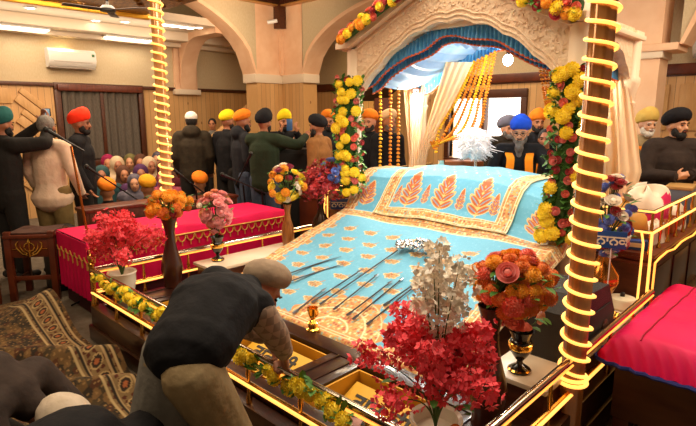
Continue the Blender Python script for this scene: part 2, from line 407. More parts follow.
for k in range(9):
    x = -3.6 + k * .62
    for (z0, z1) in ((.2, .8), (.9, 1.4), (1.5, 2.1)): g.box(x, x + .5, YB - .03, YB, z0, z1, .012)
for k in range(3):
    M = Matrix.Translation((-3.3 + k * .02, YB - .04, 1.1 + k * .36)) @ Matrix.Rotation(math.radians(35), 4, 'Y'); g.box(-.25, .25, -.015, .015, -.06, .06, .01, M)
struct(g.build('trim_10', PINEP))
# upper ceiling strip behind the rear arcade
struct(MB().box(XW, 3.4, 6.4, 8.3, 3.66, 3.76).build('ceiling_rear', SOFFIT))
# staircase in the rear aisle
t = thing('staircase', 'wooden staircase rising behind the pine clad pier with brown underside', 'staircase', (-7.3, 7.15, 0))
st = MB(); n = 11
st.prism([(0, 1.7), (1.9, 2.95), (1.9, 2.82), (.14, 1.62)], 'y', 0, .8)
for k in range(n): st.box(.1 + k * .165, .30 + k * .165, 0, .8, 1.72 + k * .112, 1.80 + k * .112, .01)
st.build('stair_flight', mat('stair_underside', '#4b2a1d', .6, var='#35190f', vscale=12), t)
MB().box(.2, .95, .1, .15, .02, 1.95).build('stair_panel', planks('stair_pine', '#c98f45', '#dfae66', .12, 0), t)
MB().box(.98, 1.35, .1, .16, .02, 2.0, .01).build('stair_door', REDW, t)
MB().tube([(0, -.05, 1.72), (1.9, -.05, 3.0)], .035, 8).build('stair_rail', PINEP, t)
t = thing('stair_handrail', 'pale slanting handrail leaning down beside the pine clad pier', 'handrail')
a = at_x(258, 98, -8.55); b = at_x(206, 143, -8.55)
MB().tube([a, b], .05, 10).build('rail', PINEP, t)
hm = MB()
for k in range(4):
    q = a.lerp(b, .12 + k * .25); hm.box(q.x - .02, q.x + .02, q.y - .02, q.y + .02, .0, q.z - .03, .004)
hm.build('baluster', PINEP, t)
# split air conditioners
def aircon(label, loc, rz):
    t = thing('air_conditioner', label, 'air conditioner', loc, rz)
    b = MB(); pr = [(0, .30), (.13, .30), (.185, .25), (.20, .12), (.17, .05), (.10, .0), (0, 0)]
    b.prism([(x, z) for x, z in pr], 'y', -.37, .37); b.build('casing', WHITE, t)
    MB().box(.10, .17, -.36, .36, .015, .035, .004, Matrix.Rotation(.2, 4, 'Y')).build('louvre', mat('grey_louvre', '#9a8f84', .4), t)
    MB().box(.192, .2, -.30, .30, .09, .094).build('panel_seam', mat('seam_grey', '#a79c90', .5), t)
    MB().box(.180, .196, .30, .345, .19, .235, .004).build('display_badge', mat('green_badge', '#3c6b3a', .4), t)
aircon('white split air conditioner high on the papered wall above the curtained window', (XW, 3.34, 2.48), 0)
aircon('white split air conditioner on the back wall beside the plastered pier', (-1.25, YB, 2.42), -PI / 2)
# recessed spotlights
SP = [((73, 27), 3.2, 'recessed spotlight above the air conditioner washing the wall with warm light'), ((30, 7), 3.2, 'recessed spotlight at the window end of the aisle soffit'),
      ((125, 21), 3.2, 'recessed spotlight by the dark fan near the lit pole'), ((199, 27), 3.2, 'recessed spotlight above the transverse arch'), ((202, 9), 3.2, 'recessed spotlight where the great arch meets the cornice')]
for (uv, z, lb) in SP:
    p = at_z(uv[0], uv[1], z + .02); t = thing('recessed_spotlight', lb, 'spotlight', (min(max(p.x, XW + .62), -7.95 if p.y < 3.6 else -8.45), p.y, 3.22), 0, None)
    MB().lathe([(.09, .0), (.09, -.015), (.06, -.02), (.055, 0)], n=20).build('bezel', WHITE, t)
    MB().lathe([(.055, -.005), (.055, -.018), (.02, -.024)], n=16).build('lens', LAMP, t)
light('wall_spot', 'SPOT', (XW + .16, 3.22, 2.95), 9, (1, .76, .34), .03, (XW + .02, 3.22, 1.6), 110, .9)
light('stair_spot', 'SPOT', (-6.6, 6.95, 3.4), 40, (1, .72, .3), .05, (-6.9, 8.0, 2.6), 90, .9)
# ceiling fan
p = at_d(108, 14, 6.9); t = thing('ceiling_fan', 'dark ceiling fan hanging under the gilded ceiling panel', 'fan', (p.x, p.y, p.z))
MB().lathe([(.02, .02), (.09, .03), (.10, .06), (.06, .10), (.015, .11), (.015, .3)], n=16).build('motor', BLACK, t)
for k in range(3):
    M = Matrix.Rotation(2 * PI * k / 3 + .5, 4, 'Z') @ Matrix.Rotation(.12, 4, 'X'); b = MB(); b.box(.09, .52, -.055, .055, .045, .053, .003, M); b.build('blade', mat('fan_blade', '#2a1a12', .5), t)
# cctv camera at the inner corner
t = thing('security_camera', 'small white security camera on a brown box in the arcade corner', 'camera', (XA + .16, YA - .22, 3.42))
MB().box(-.16, -.0, .04, .2, -.16, .26, .01).build('mounting_box', BROWN, t)
MB().tube([(.0, -.0, -.04), (-.13, -.12, -.07)], .035, 12).build('camera_barrel', WHITE, t)
# hanging bulb and lamp of the dais
p = at_d(508, 60, 6.2); t = thing('hanging_bulb', 'bright white bulb hanging behind the carved arch', 'light bulb', (p.x, p.y, p.z))
MB().ball((0, 0, 0), (.055, .055, .065), 14, 10).build('bulb', mat('lit_bulb', '#ffffff', .4, emit=30, ecol='#f4f6ff'), t)
MB().lathe([(.022, .05), (.024, .10), (.012, .12), (.004, .13), (.004, 1.3)], n=10).build('bulb_holder', BLACK, t)
light('bulb_light', 'POINT', (p.x, p.y, p.z - .09), 10, (1, .95, .88), .05)
# ---------------------------------------------------------------- painted cloth helpers
def fbm(x, y, s, seed=0):
    """cheap smooth noise on arrays"""
    out = np.zeros_like(x); amp = 1
    rs = np.random.RandomState(seed)
    for o in range(3):
        tab = rs.rand(64, 64); X = x * s * 2 ** o; Y = y * s * 2 ** o
        xi = np.floor(X).astype(int); yi = np.floor(Y).astype(int); fx = X - xi; fy = Y - yi; fx = fx * fx * (3 - 2 * fx); fy = fy * fy * (3 - 2 * fy)
        g = lambda a, b: tab[a % 64, b % 64]
        out += amp * ((g(xi, yi) * (1 - fx) + g(xi + 1, yi) * fx) * (1 - fy) + (g(xi, yi + 1) * (1 - fx) + g(xi + 1, yi + 1) * fx) * fy); amp *= .5
    return out / 1.75
def lin(h): return np.array(srgb(h)[:3])
def paint(me, rgb):
    at = me.color_attributes.new('Col', 'FLOAT_COLOR', 'POINT')
    a = np.ones((len(me.vertices), 4), dtype=np.float32); a[:, :3] = rgb; at.data.foreach_set('color', a.ravel())
def cloth_grid(P, nu, nv, th):
    """P(a, b) vectorised -> x,y,z arrays; returns mesh data and flat a,b arrays (front and back sheets)"""
    a, b = np.meshgrid(np.linspace(0, 1, nu + 1), np.linspace(0, 1, nv + 1)); a = a.ravel(); b = b.ravel()
    x, y, z = P(a, b); v = np.stack([x, y, z], 1); W = nu + 1
    i, j = np.meshgrid(np.arange(nu), np.arange(nv)); i = i.ravel(); j = j.ravel(); q = j * W + i
    f = np.stack([q, q + 1, q + W + 1, q + W], 1); K = len(v)
    back = v.copy(); back[:, 2] -= th
    f2 = f[:, ::-1] + K
    rim = [(k, k + 1) for k in range(nu)] + [(r * W + nu, (r + 1) * W + nu) for r in range(nv)] + [(nv * W + k + 1, nv * W + k) for k in range(nu)] + [((r + 1) * W, r * W) for r in range(nv)]
    r_ = np.array([(q1, p1, p1 + K, q1 + K) for p1, q1 in rim])
    V = np.concatenate([v, back]); F = np.concatenate([f, f2, r_])
    return V, F, np.concatenate([a, a]), np.concatenate([b, b])
def np_mesh(name, V, F, m, smooth=True):
    me = bpy.data.meshes.new(name); me.from_pydata(V.tolist(), [], F.tolist()); me.materials.append(m)
    if smooth: me.polygons.foreach_set('use_smooth', [True] * len(me.polygons)); me.set_sharp_from_angle(angle=math.radians(60))
    me.update(); return me
def cells(x, y, s, seed=1):
    """nearest-cell id and distance of a jittered grid (for small flowers)"""
    rs = np.random.RandomState(seed); J = rs.rand(97, 89, 3)
    X = x / s; Y = y / s; best = np.full(x.shape, 9.); bid = np.zeros(x.shape)
    for dx in (-1, 0, 1):
        for dy in (-1, 0, 1):
            cx = np.floor(X).astype(int) + dx; cy = np.floor(Y).astype(int) + dy
            j = J[cx % 97, cy % 89]; d = np.hypot(cx + .2 + .6 * j[..., 0] - X, cy + .2 + .6 * j[..., 1] - Y)
            m = d < best; best = np.where(m, d, best); bid = np.where(m, j[..., 2], bid)
    return bid, best
def zari(x, y, s=.022, seed=1):
    """orange and gold floral embroidery colour"""
    bid, d = cells(x, y, s, seed)
    cols = np.array([lin('#d98a3c'), lin('#f3d9a0'), lin('#b0492a'), lin('#e2a84e'), lin('#e9c58a'), lin('#c66a34'), lin('#8fb0a0')])
    c = cols[(bid * 6.99).astype(int)]
    ring = (d > .40)[:, None]
    c = np.where(ring, lin('#c9974e'), c)
    return c * (.85 + .3 * fbm(x, y, 60, 5))[:, None]
def over(c, m, col): return np.where(m[:, None], col, c)
def leaf_tree(c, x, y, cx, cy, h, w):
    """a branching leaf motif of the brocade, drawn with seven pairs of leaves"""
    X = (x - cx) / w; Y = (y - cy) / h; Y = Y + .10 * np.abs(X)
    out = np.zeros(x.shape, bool); edge = np.zeros(x.shape, bool)
    for k in range(5):
        yy = .08 + k * .17; L_ = .47 * (1 - .13 * k) if k else .38
        for sg in (-1, 1):
            ang = .55 + .12 * k; px = sg * L_ * .48 * math.cos(ang); py = yy + L_ * .5 * math.sin(ang)
            dx = X - px; dy = Y - py; ca, sa = math.cos(ang), sg * math.sin(ang)
            u = (dx * ca * 1 + dy * sa) / (L_ * .52); v = (-dx * sa + dy * ca) / (.070)
            q = u * u + v * v; out |= (q < 1) & (np.abs(v) > .16); edge |= (q >= 1) & (q < 1.7)
    q = (X / .09) ** 2 + ((Y - .93) / .14) ** 2; out |= q < 1; edge |= (q >= 1) & (q < 1.7)
    edge |= (np.abs(X) < .022) & (Y > -.02) & (Y < .95)
    c = over(c, edge, lin('#efc777')); return over(c, out, lin('#c45a16'))
BED = mat('rumala_brocade', '#7cc', .62, vc=True, bump=.25, bscale=220, sheen=.3)
SKY = lin('#57aacb'); SKY2 = lin('#74c2dc')
def blue_ground(x, y, seed=2):
    n = fbm(x, y, 55, seed); return SKY * (1 - n[:, None] * .35) + SKY2 * (n[:, None] * .35) + .05 * (n[:, None] > .72)

# ---------------------------------------------------------------- the enclosure
EX0, EX1, EY0, EY1 = -4.03, -.845, 1.40, 5.5
t = thing('dais_platform', 'dark polished wooden platform with sunken offering boxes carrying the blue covered dais', 'platform', (0, 0, 0))
m = MB().box(EX0 - .04, EX1 + .04, EY0 - .05, EY1, 0, .12, .01)
m.box(EX0 - .02, EX1 + .02, EY0 - .03, EY0 + .05, .12, .27, .008)
m.box(EX0 - .02, EX0 + .05, EY0 + .05, EY1, .12, .27, .008).box(EX1 - .05, EX1 + .02, EY0 + .05, EY1, .12, .27, .008)
m.build('base', DARKW, t)
m = MB().box(EX0 + .05, EX1 - .05, 1.46, 1.56, .12, .31, .01).box(EX0 + .05, EX1 - .05, 2.04, 2.17, .12, .31, .012)
m.box(EX0 + .05, EX1 - .05, 2.02, 2.04, .12, .27, .004)
m.build('box_rail', DARKW, t)
for (a, b) in ((EX0 + .05, EX0 + .36), (-3.01, -2.77), (-2.10, -1.86), (EX1 - .36, EX1 - .05)):
    m = MB().box(a, b, 1.56, 2.04, .12, .305, .008)
    m.box(a + .06, a + .075, 1.56, 2.04, .305, .312).box(b - .075, b - .06, 1.56, 2.04, .305, .312); m.build('box_divider', DARKW, t)
m = MB().box(EX0 + .06, EX1 - .06, 2.18, 5.4, .12, .26); m.build('dais_core', BROWN, t)
YPAP = mat('yellow_board', '#d79a1e', .55, var='#c3820f', vscale=3)
INK = mat('ink', '#2c2620', .6)
def text_mesh(s, size, ext=.002):
    c = bpy.data.curves.new('lettering', 'FONT'); c.body = s; c.size = size; c.extrude = ext; c.align_x = 'CENTER'; c.align_y = 'CENTER'; c.offset = size * .022
    o = bpy.data.objects.new('lettering', c); COL.objects.link(o); dg = bpy.context.evaluated_depsgraph_get(); me = bpy.data.meshes.new_from_object(o.evaluated_get(dg))
    bpy.data.objects.remove(o); return me
GURU = 'ਗੁਰੂ ਕੀ'; NANAK = 'ਨਾਨਕ'
names = ['yellow floor of the offering box hidden mostly by the kneeling man', 'yellow lined offering box beside the gold cup with black lettering', 'yellow lined offering box holding banknotes below the red blossoms']
rr = random.Random(11)
BILL = [mat('banknote_olive', '#a59c6c', .8, var='#8f7f55', vscale=30), mat('banknote_grey', '#a79aa0', .8, var='#8b8084', vscale=30), mat('banknote_green', '#7f9c84', .8, var='#62806a', vscale=30), mat('banknote_pink', '#b8897c', .8, var='#9d7064', vscale=30)]
for k, (a, b) in enumerate(((-3.67, -3.01), (-2.77, -2.10), (-1.86, -1.205))):
    t = thing('offering_box', names[k], 'offering box', ((a + b) / 2, 1.80, .12)); hw = (b - a) / 2 - .005
    m = MB().box(-hw, hw, -.235, .220, .0, .012, .002).box(-hw, hw, .208, .220, .012, .17, .003).box(-hw, -hw + .012, -.235, .208, .012, .17).box(hw - .012, hw, -.235, .208, .012, .17); m.build('box_lining', YPAP, t)
    R_ = Matrix.Translation((.0 if k < 2 else -.02, .06, .075)) @ Matrix.Rotation(math.radians(24), 4, 'X')
    m = MB().box(-hw + .05, hw - .05, -.12, .12, -.004, .004, .001, R_); card = m.build('lettered_card', mat('yellow_card', '#e0ac34', .5), t)
    put('lettering', text_mesh(GURU, .15), card, R_ @ Matrix.Translation((-.02, 0, .006))); card.children[0].data.materials.clear(); card.children[0].data.materials.append(INK)
    for q in range(16 if k else 8):
        lx = -hw + .07 + rr.random() * (2 * hw - .14); ly = -.18 + rr.random() * .13
        Mx = Matrix.Translation((a / 2 + b / 2 + lx, 1.80 + ly, .138 + .006 * q)) @ Matrix.Rotation(rr.random() * 6, 4, 'Z') @ Matrix.Rotation(rr.uniform(-.35, .35), 4, 'X')
        nb = MB(); nb.sheet(lambda A, B: (.13 * (A - .5), .062 * (B - .5), .012 * math.sin(A * 5 + B * 2)), 6, 3, .0012)
        nb = nb.build('banknote', BILL[q % 4]); nb.matrix_world = Mx
        tag(nb, ['olive ', 'grey ', 'green ', 'pinkish '][q % 4] + ['loose banknote among those in the box nearest the red and white blossoms', 'loose banknote in the lettered box beside the gold cup', 'loose banknote in the box behind the kneeling man'][2 - k], 'banknote', ['banknotes in the box behind the man', 'banknotes in the box beside the cup', 'banknotes in the box below the blossoms'][k])
# brass railing with balusters and rope light
def railing(name, label, p0, p1, n, post_ends, rail_mat=CHROME, glow=True):
    t = thing(name, label, 'railing', (p0[0], p0[1], 0)); P0 = Vector((0, 0, 0)); P1 = Vector((p1[0] - p0[0], p1[1] - p0[1], 0)); d = P1.normalized()
    top = MB().tube([P0 + Vector((0, 0, .55)), P1 + Vector((0, 0, .55))], .019, 10); top.build('top_rail', rail_mat, t)
    MB().tube([P0 + Vector((0, 0, .38)), P1 + Vector((0, 0, .38))], .012, 8).build('lower_rail', BRASS, t)
    side = Vector((d.y, -d.x, 0))
    MB().tube([P0 + side * .016 + Vector((0, 0, .375)), P1 + side * .016 + Vector((0, 0, .375))], .0085, 6).build('rope_light', LED if not glow else LEDP, t)
    MB().tube([P0 + side * .012 + Vector((0, 0, .528)), P1 + side * .012 + Vector((0, 0, .528))], .0055, 6).build('rope_light', LED, t)
    for k in range(n):
        p = P1 * (k / (n - 1)) if n > 1 else P0
        MB().lathe([(.016, .27), (.016, .30), (.009, .32), (.009, .40), (.014, .43), (.009, .46), (.009, .54)], (p.x, p.y, 0), 12).build('baluster', BRASS, t)
    for q in post_ends:
        p = P0 if q == 0 else P1
        MB().lathe([(.026, .27), (.026, .30), (.019, .32), (.019, .585), (.024, .59), (.024, .60), (.014, .61), (.022, .622), (.028, .64), (.026, .66), (.012, .675)], (p.x, p.y, 0), 16).build('corner_post', BRASS, t)
    return t
railing('brass_railing', 'long front brass railing with glowing rope light wound with yellow marigolds', (EX0, EY0), (EX1, EY0), 9, (0, 1))
railing('brass_railing', 'side railing between the left marble shelf and the pink raised divan', (EX0, EY0), (EX0, 3.78), 7, ())
railing('brass_railing', 'side railing below the black monitor speaker near the pink covered bed', (EX1, EY0), (EX1, 3.78), 7, ())
# marble shelves either side
for k, (a, b, lb) in enumerate(((-4.0, -3.67, 'cream marble shelf carrying the pink orchid trophy vase and the wooden vase'), (-1.20, -.875, 'cream marble shelf carrying the black monitor speaker and trophy vase'))):
    t = thing('marble_shelf', lb, 'shelf', ((a + b) / 2, 0, 0)); h = (b - a) / 2
    MB().box(-h, h, 2.22, 3.76, .425, .45, .004).build('shelf_top', MARB, t)
    MB().box(-h + .02, h - .02, 2.25, 3.74, .26, .425, .004).build('cabinet', BROWN, t)
# desks flanking the dais at the back, with lit rails
def desk(x0, x1, outer, lb, lb2):
    t = thing('side_desk', lb, 'desk', ((x0 + x1) / 2, 0, 0)); c = (x0 + x1) / 2; a, b = x0 - c, x1 - c
    m = MB().box(a, b, 3.86, 5.75, .12, .70, .01); m.build('cabinet', BROWN, t)
    m = MB().box(a - .03, b + .03, 3.83, 5.80, .70, .725, .006).box(a - .015, b + .015, 3.845, 5.78, .725, .76, .01).box(a - .04, b + .04, 3.82, 5.82, .76, .785, .006); m.build('desk_top', REDW, t)
    for y in (4.0, 4.55, 5.1):
        MB().box((b if outer > 0 else a) - .004, (b if outer > 0 else a) + .012, y, y + .45, .2, .64, .006).build('door', DARKW, t)
    t2 = thing('desk_railing', lb2, 'railing', (c, 0, 0)); o = b if outer > 0 else a; i_ = a if outer > 0 else b
    for z, mt in ((.93, CHROME), (1.07, CHROME)):
        MB().tube([(i_, 3.84, z), (o, 3.84, z), (o, 5.75, z)], .013, 8).build('rail', mt, t2)
        MB().tube([(i_, 3.822, z + .004), (o + .016 * outer, 3.822, z + .004), (o + .018 * outer, 5.75, z + .004)], .008, 6).build('rope_light', LEDP, t2)
    for k in range(9):
        y = 3.84 + k * .235; MB().lathe([(.016, .785), (.016, .80), (.009, .82), (.009, .88), (.015, .90), (.009, .93), (.013, .97), (.009, 1.0), (.009, 1.07)], (o, y, 0), 10).build('baluster', BRASS, t2)
    MB().tube([(o + .012 * outer, 3.815, .93), (o + .02 * outer, 3.80, .75), (o + .02 * outer, 3.81, .47)], .009, 6).build('rope_light', LEDP, t2)
    MB().tube([(o - .05 * outer, 3.815, .93), (o - .03 * outer, 3.80, .86), (o - .03 * outer, 3.80, .47)], .008, 6).build('rope_light', LEDP, t2)
    pts = [(o + .05 * outer, 3.81, .5), (o + .05 * outer, 3.81, .74)] + [(o + .052 * outer, 3.9 + k * .2, .755 + .012 * math.sin(k * 2.3)) for k in range(10)]
    MB().tube(pts, .007, 6).build('rope_light', LED, t2)
desk(-1.36, -.90, 1, 'brown wooden desk with moulded top behind the pink covered bed', 'brass desk railing with glowing rope light beside the two standing men')
desk(-3.99, -3.55, -1, 'brown wooden desk behind the vase of red and blue flowers', 'lit desk railing behind the vase of red and blue flowers')
# blue name plaques
BLUEP = mat('blue_plaque', '#1f4f96', .3); IVORY = mat('ivory_lettering', '#f2ecd0', .5)
for (p, w_, rz, lb) in (((-1.012, 3.42, 0.937), .165, .35, 'blue plaque with ivory lettering on a thin white rod by the lit desk'), ((-3.74, 3.77, .80), .20, .75, 'blue plaque with ivory lettering beside the garlanded column')):
    t = thing('name_plaque', lb, 'sign', p, rz)
    MB().box(-w_ / 2, w_ / 2, -.004, .006, -.055, .055, .003).build('board', BLUEP, t)
    if p[1] < 3.5: MB().tube([(0, .004, -.055), (0, .004, .45 - p[2])], .004, 6).build('rod', WHITE, t); MB().box(-.03, .03, -.02, .03, .45 - p[2], .456 - p[2], .002).build('foot_plate', WHITE, t)
    me = text_mesh(NANAK, .082, .001); me.materials.clear(); me.materials.append(IVORY)
    put('lettering', me, t, Matrix.Translation((0, -.0055, -.006)) @ Matrix.Rotation(PI / 2, 4, 'X'))

# ---------------------------------------------------------------- the dais cloths
DX0, DX1 = -3.62, -1.46
PROF = [(2.17, .255), (2.21, .30), (3.62, .755), (3.71, .79), (3.79, .87), (3.87, .99), (3.95, 1.09), (4.06, 1.145), (4.35, 1.16), (4.56, 1.14), (4.68, 1.0), (4.72, .8)]
py = np.array([p[0] for p in PROF]); pz = np.array([p[1] for p in PROF]); ps = np.concatenate([[0], np.cumsum(np.hypot(np.diff(py), np.diff(pz)))]); PL = ps[-1]
FOLD = ps[2]
def bed_surface(x, s, off=0):
    y = np.interp(s, ps, py); z = np.interp(s, ps, pz) + off
    hump = np.exp(-((x + 2.50) / .62) ** 2) * .055 - .05 * np.clip((x + 1.92) / .3, 0, 1)
    z = z + hump * np.clip((s - FOLD) / .3, 0, 1)
    z = z + .006 * np.sin(x * 9 + s * 4) * np.clip(s / .3, 0, 1) + .004 * np.sin(s * 17 + x * 3)
    return y, z
def P_bed(a, b):
    W = DX1 - DX0; side = .10; u = a * (W + 2 * side) - side; s = b * PL
    x = DX0 + np.clip(u, 0, W); y, z = bed_surface(x, s)
    dl = np.clip(-u, 0, None); dr = np.clip(u - W, 0, None); d = dl + dr
    x = x - dl * .55 + dr * .55; z = z - d * .75 - np.where(d > 0, .012 * np.cos(s * 60) * 0, 0)
    return x, y, z
V, F, a, b = cloth_grid(P_bed, 520, 440, .008)
W = DX1 - DX0; u = a * (W + .2) - .1; s = b * PL; x = u; c = blue_ground(u, s)
# scattered small paisleys
for r in range(7):
    for q in range(9):
        cx = .14 + q * .25 + (.125 if r % 2 else 0); cy = .30 + r * .165
        dx = (u - cx); dy = (s - cy); rot = dx * .9 + dy * .35; ro2 = -dx * .35 + dy * .9
        th_ = np.arctan2(ro2, rot); e = ((rot / .052) ** 2 + ((ro2 + .25 * rot) / .028) ** 2) / (1 + .32 * np.cos(th_ * 7)) ; tail = (np.abs(ro2 - .5 * rot) < .005) & (rot > 0) & (rot < .075)
        c = over(c, (e < 1.5) & (e > 1), lin('#e7c98c')); c = over(c, e <= 1, zari(u, s, .012, 7) * .72); c = over(c, tail, lin('#c0803e'))
# front medallion, corner motifs
Z = zari(u, s, .026, 3)
for (cx, cy, R1) in ((1.26, .06, .40), (.0, .05, .46), (W, .05, .42)):
    d = np.hypot(u - cx, (s - cy)); c = over(c, d < R1, Z)
    for rr_ in (R1, R1 * .72, R1 * .42): c = over(c, np.abs(d - rr_) < .007, lin('#f1dcae'))
    an = np.arctan2(s - cy, u - cx); c = over(c, (d > R1) & (d < R1 + .022 + .018 * np.cos(an * 22)), lin('#d98b45'))
def edge_band(c, dist, w0, seed):
    c = over(c, dist < w0, zari(u, s, .024, seed)); 
    for k in (0.0, .018, w0 * .80, w0): c = over(c, np.abs(dist - k - .003) < .005, lin('#efdcb0'))
    c = over(c, (dist > .022) & (dist < .034), lin('#c4622c')); c = over(c, (dist > w0 + .008) & (dist < w0 + .022 + .01 * np.sin((u + s) * 90)), lin('#d8924a'))
    return c
c = edge_band(c, s, .10, 21); c = edge_band(c, np.minimum(u + .1, W + .1 - u), .22, 22)
d_ = np.abs(s - (FOLD + .03)); c = over(c, d_ < .055, zari(u, s, .02, 23)); c = over(c, np.abs(d_ - .05) < .006, lin('#efdcb0')); c = over(c, d_ < .004, lin('#7a4a26'))
up_ = s > FOLD + .12
for cx in (.22, 1.96): 
    cc = leaf_tree(c, u, s, cx, FOLD + .15, .26, .26); c = np.where(up_[:, None], cc, c)
me = np_mesh('rumala_cloth', V, F, BED); paint(me, np.clip(c, 0, 1)); o = put('rumala_cloth', me)
tag(o, 'large sky blue brocade cloth with gold floral borders spread over the sloping dais', 'cloth')
def P_top(a, b):
    x = -3.21 + a * 1.36; s = FOLD + .075 + b * (PL - FOLD - .16)
    y, z = bed_surface(x, s, .0); nrm = .018 + .004 * np.sin(x * 23)
    return x, y - nrm * np.clip(1 - (s - FOLD) / .6, 0, 1) * 1.0, z + nrm * .8
V, F, a, b = cloth_grid(P_top, 360, 240, .008)
u = a * 1.36; s = b * (PL - FOLD - .16); c = blue_ground(u, s, 9) * 1.03
for r in range(4):
    for q in range(12):
        e = ((u - .1 - q * .11 - (r % 2) * .055) / .012) ** 2 + ((s - .52 - r * .08) / .009) ** 2; c = over(c, e < 1, lin('#c98a44'))
for cx in (.32, .68, 1.04): c = leaf_tree(c, u, s, cx, .10, .34, .30)
for cx in (.50, .86, .18, 1.18): c = leaf_tree(c, u, s, cx, .13, .17, .11)
W2 = 1.36
dist = np.minimum(np.minimum(u, W2 - u) , s * 1.6); e = dist < .13; c = over(c, e, zari(u, s, .02, 31))
for k in (.004, .024, .105, .13): c = over(c, np.abs(dist - k) < .0045, lin('#f2dfb0'))
me = np_mesh('rumala_cloth', V, F, BED); paint(me, np.clip(c, 0, 1)); o = put('rumala_cloth', me)
tag(o, 'smaller blue cloth with three orange leaf trees laid over the raised bolster', 'cloth')
# core under the cloths
m = MB(); m.prism([(y_, z_ - .06) for y_, z_ in PROF] + [(4.72, .262), (2.18, .262)], 'x', DX0 + .03, DX1 - .03)
tag(m.build('dais_bed', BROWN), 'sloping bed with raised bolster hidden under the blue brocade cloths', 'bed')
def on_bed(u_, v_, off=.012):
    d = fwd_ray(u_, v_); n_ = Vector((0, -.307, .952)).normalized(); p0 = Vector((0, 2.21, .30 + off)); t_ = n_.dot(p0 - Vector((0, 0, EYE))) / n_.dot(d); return Vector((0, 0, EYE)) + d * t_
# spears and arrows laid on the cloth
STEEL = mat('dark_steel', '#6d7078', .3, .9)
SPEARS = [((412, 241), (320, 305), .05, 'longest steel spear, pointing at the silver ornament'), ((364, 269), (312, 303), .07, 'arrow with a broad dark head nearest the gold cup side'),
          ((379, 274), (334, 310), .05, 'arrow lying just beyond the broad headed one'), ((393, 281), (347, 316), .05, 'thin arrow crossing the orange medallion'),
          ((404, 278), (353, 320), .045, 'thin arrow across the upper medallion edge'), ((416, 286), (367, 325), .05, 'arrow whose tail nears the red blossoms'),
          ((342, 257), (289, 274), .09, 'curved grey sword laid nearest the marble shelf'), ((347, 264), (289, 282), .09, 'second grey sword beside the first near the kneeling man'),
          ((327, 288), (293, 314), .06, 'short arrow nearest the turbaned kneeling man'), ((438, 268), (384, 306), .05, 'short dart below the silver ornament')]
for k, (a_, b_, hl, lb) in enumerate(SPEARS):
    A_ = on_bed(*a_); B_ = on_bed(*b_); d = (A_ - B_); L_ = d.length; d.normalize(); sword = 'sword' in lb
    t = thing('sword' if sword else 'spear', lb + ' on the blue cloth', 'sword' if sword else 'spear', B_); t.rotation_euler = d.to_track_quat('X', 'Z').to_euler()
    if sword:
        P = [(L_ * q, .02 * math.sin(q * 2.5), .004) for q in [i / 10 for i in range(11)]]
        MB().tube(P, [.013 - .010 * (i / 10) ** 3 for i in range(11)], 6, flat=.35).build('blade', STEEL, t)
        MB().tube([(-.02, -.03, .006), (.0, 0, .01), (-.02, .03, .006)], .006, 6).build('crossguard', SILVER, t); MB().tube([(-.09, 0, .006), (0, 0, .006)], .01, 8).build('hilt', SILVER, t)
    else:
        MB().tube([(0, 0, .006), (L_ - hl, 0, .006)], .0055, 6).build('shaft', STEEL, t)
        MB().tube([(L_ - hl, 0, .008), (L_ - hl * .8, 0, .008), (L_, 0, .006)], [.006, .016, .001], 6, flat=.35).build('spearhead', SILVER if k in (0, 4) else STEEL, t)
        MB().box(.0, .05, -.012, .012, .004, .007).build('fletching', STEEL, t)
# silver ornament
p = on_bed(415, 250, .01); t = thing('silver_ornament', 'heap of crinkled silver foil roses lying on the blue cloth', 'ornament', p)
rr = random.Random(5)
for k in range(14):
    q = rr.random() * 6.28; r = .11 * math.sqrt(rr.random()); MB().ball((r * 1.4 * math.cos(q), r * math.sin(q), .03 + .02 * rr.random()), (.04, .038, .03), 12, 8, .16, 5).build('foil_rose', SILVER, t, smooth=False)
# gold cup on the rail beam
p = at_z(313, 327, .33); t = thing('gold_cup', 'small shiny gold figured cup standing on the dark beam by the blue cloth', 'cup', (p.x, p.y, .31))
MB().lathe([(.045, 0), (.047, .012), (.034, .02), (.034, .05), (.038, .055), (.02, .065), (.012, .075), (.022, .085), (.03, .11), (.034, .15), (.036, .155), (.03, .155), (.026, .12)], n=20).build('cup_body', GOLD, t)
for sg in (-1, 1): MB().tube([(sg * .028, 0, .10), (sg * .05, 0, .12), (sg * .05, 0, .145), (sg * .032, 0, .15)], .005, 6).build('handle', GOLD, t)

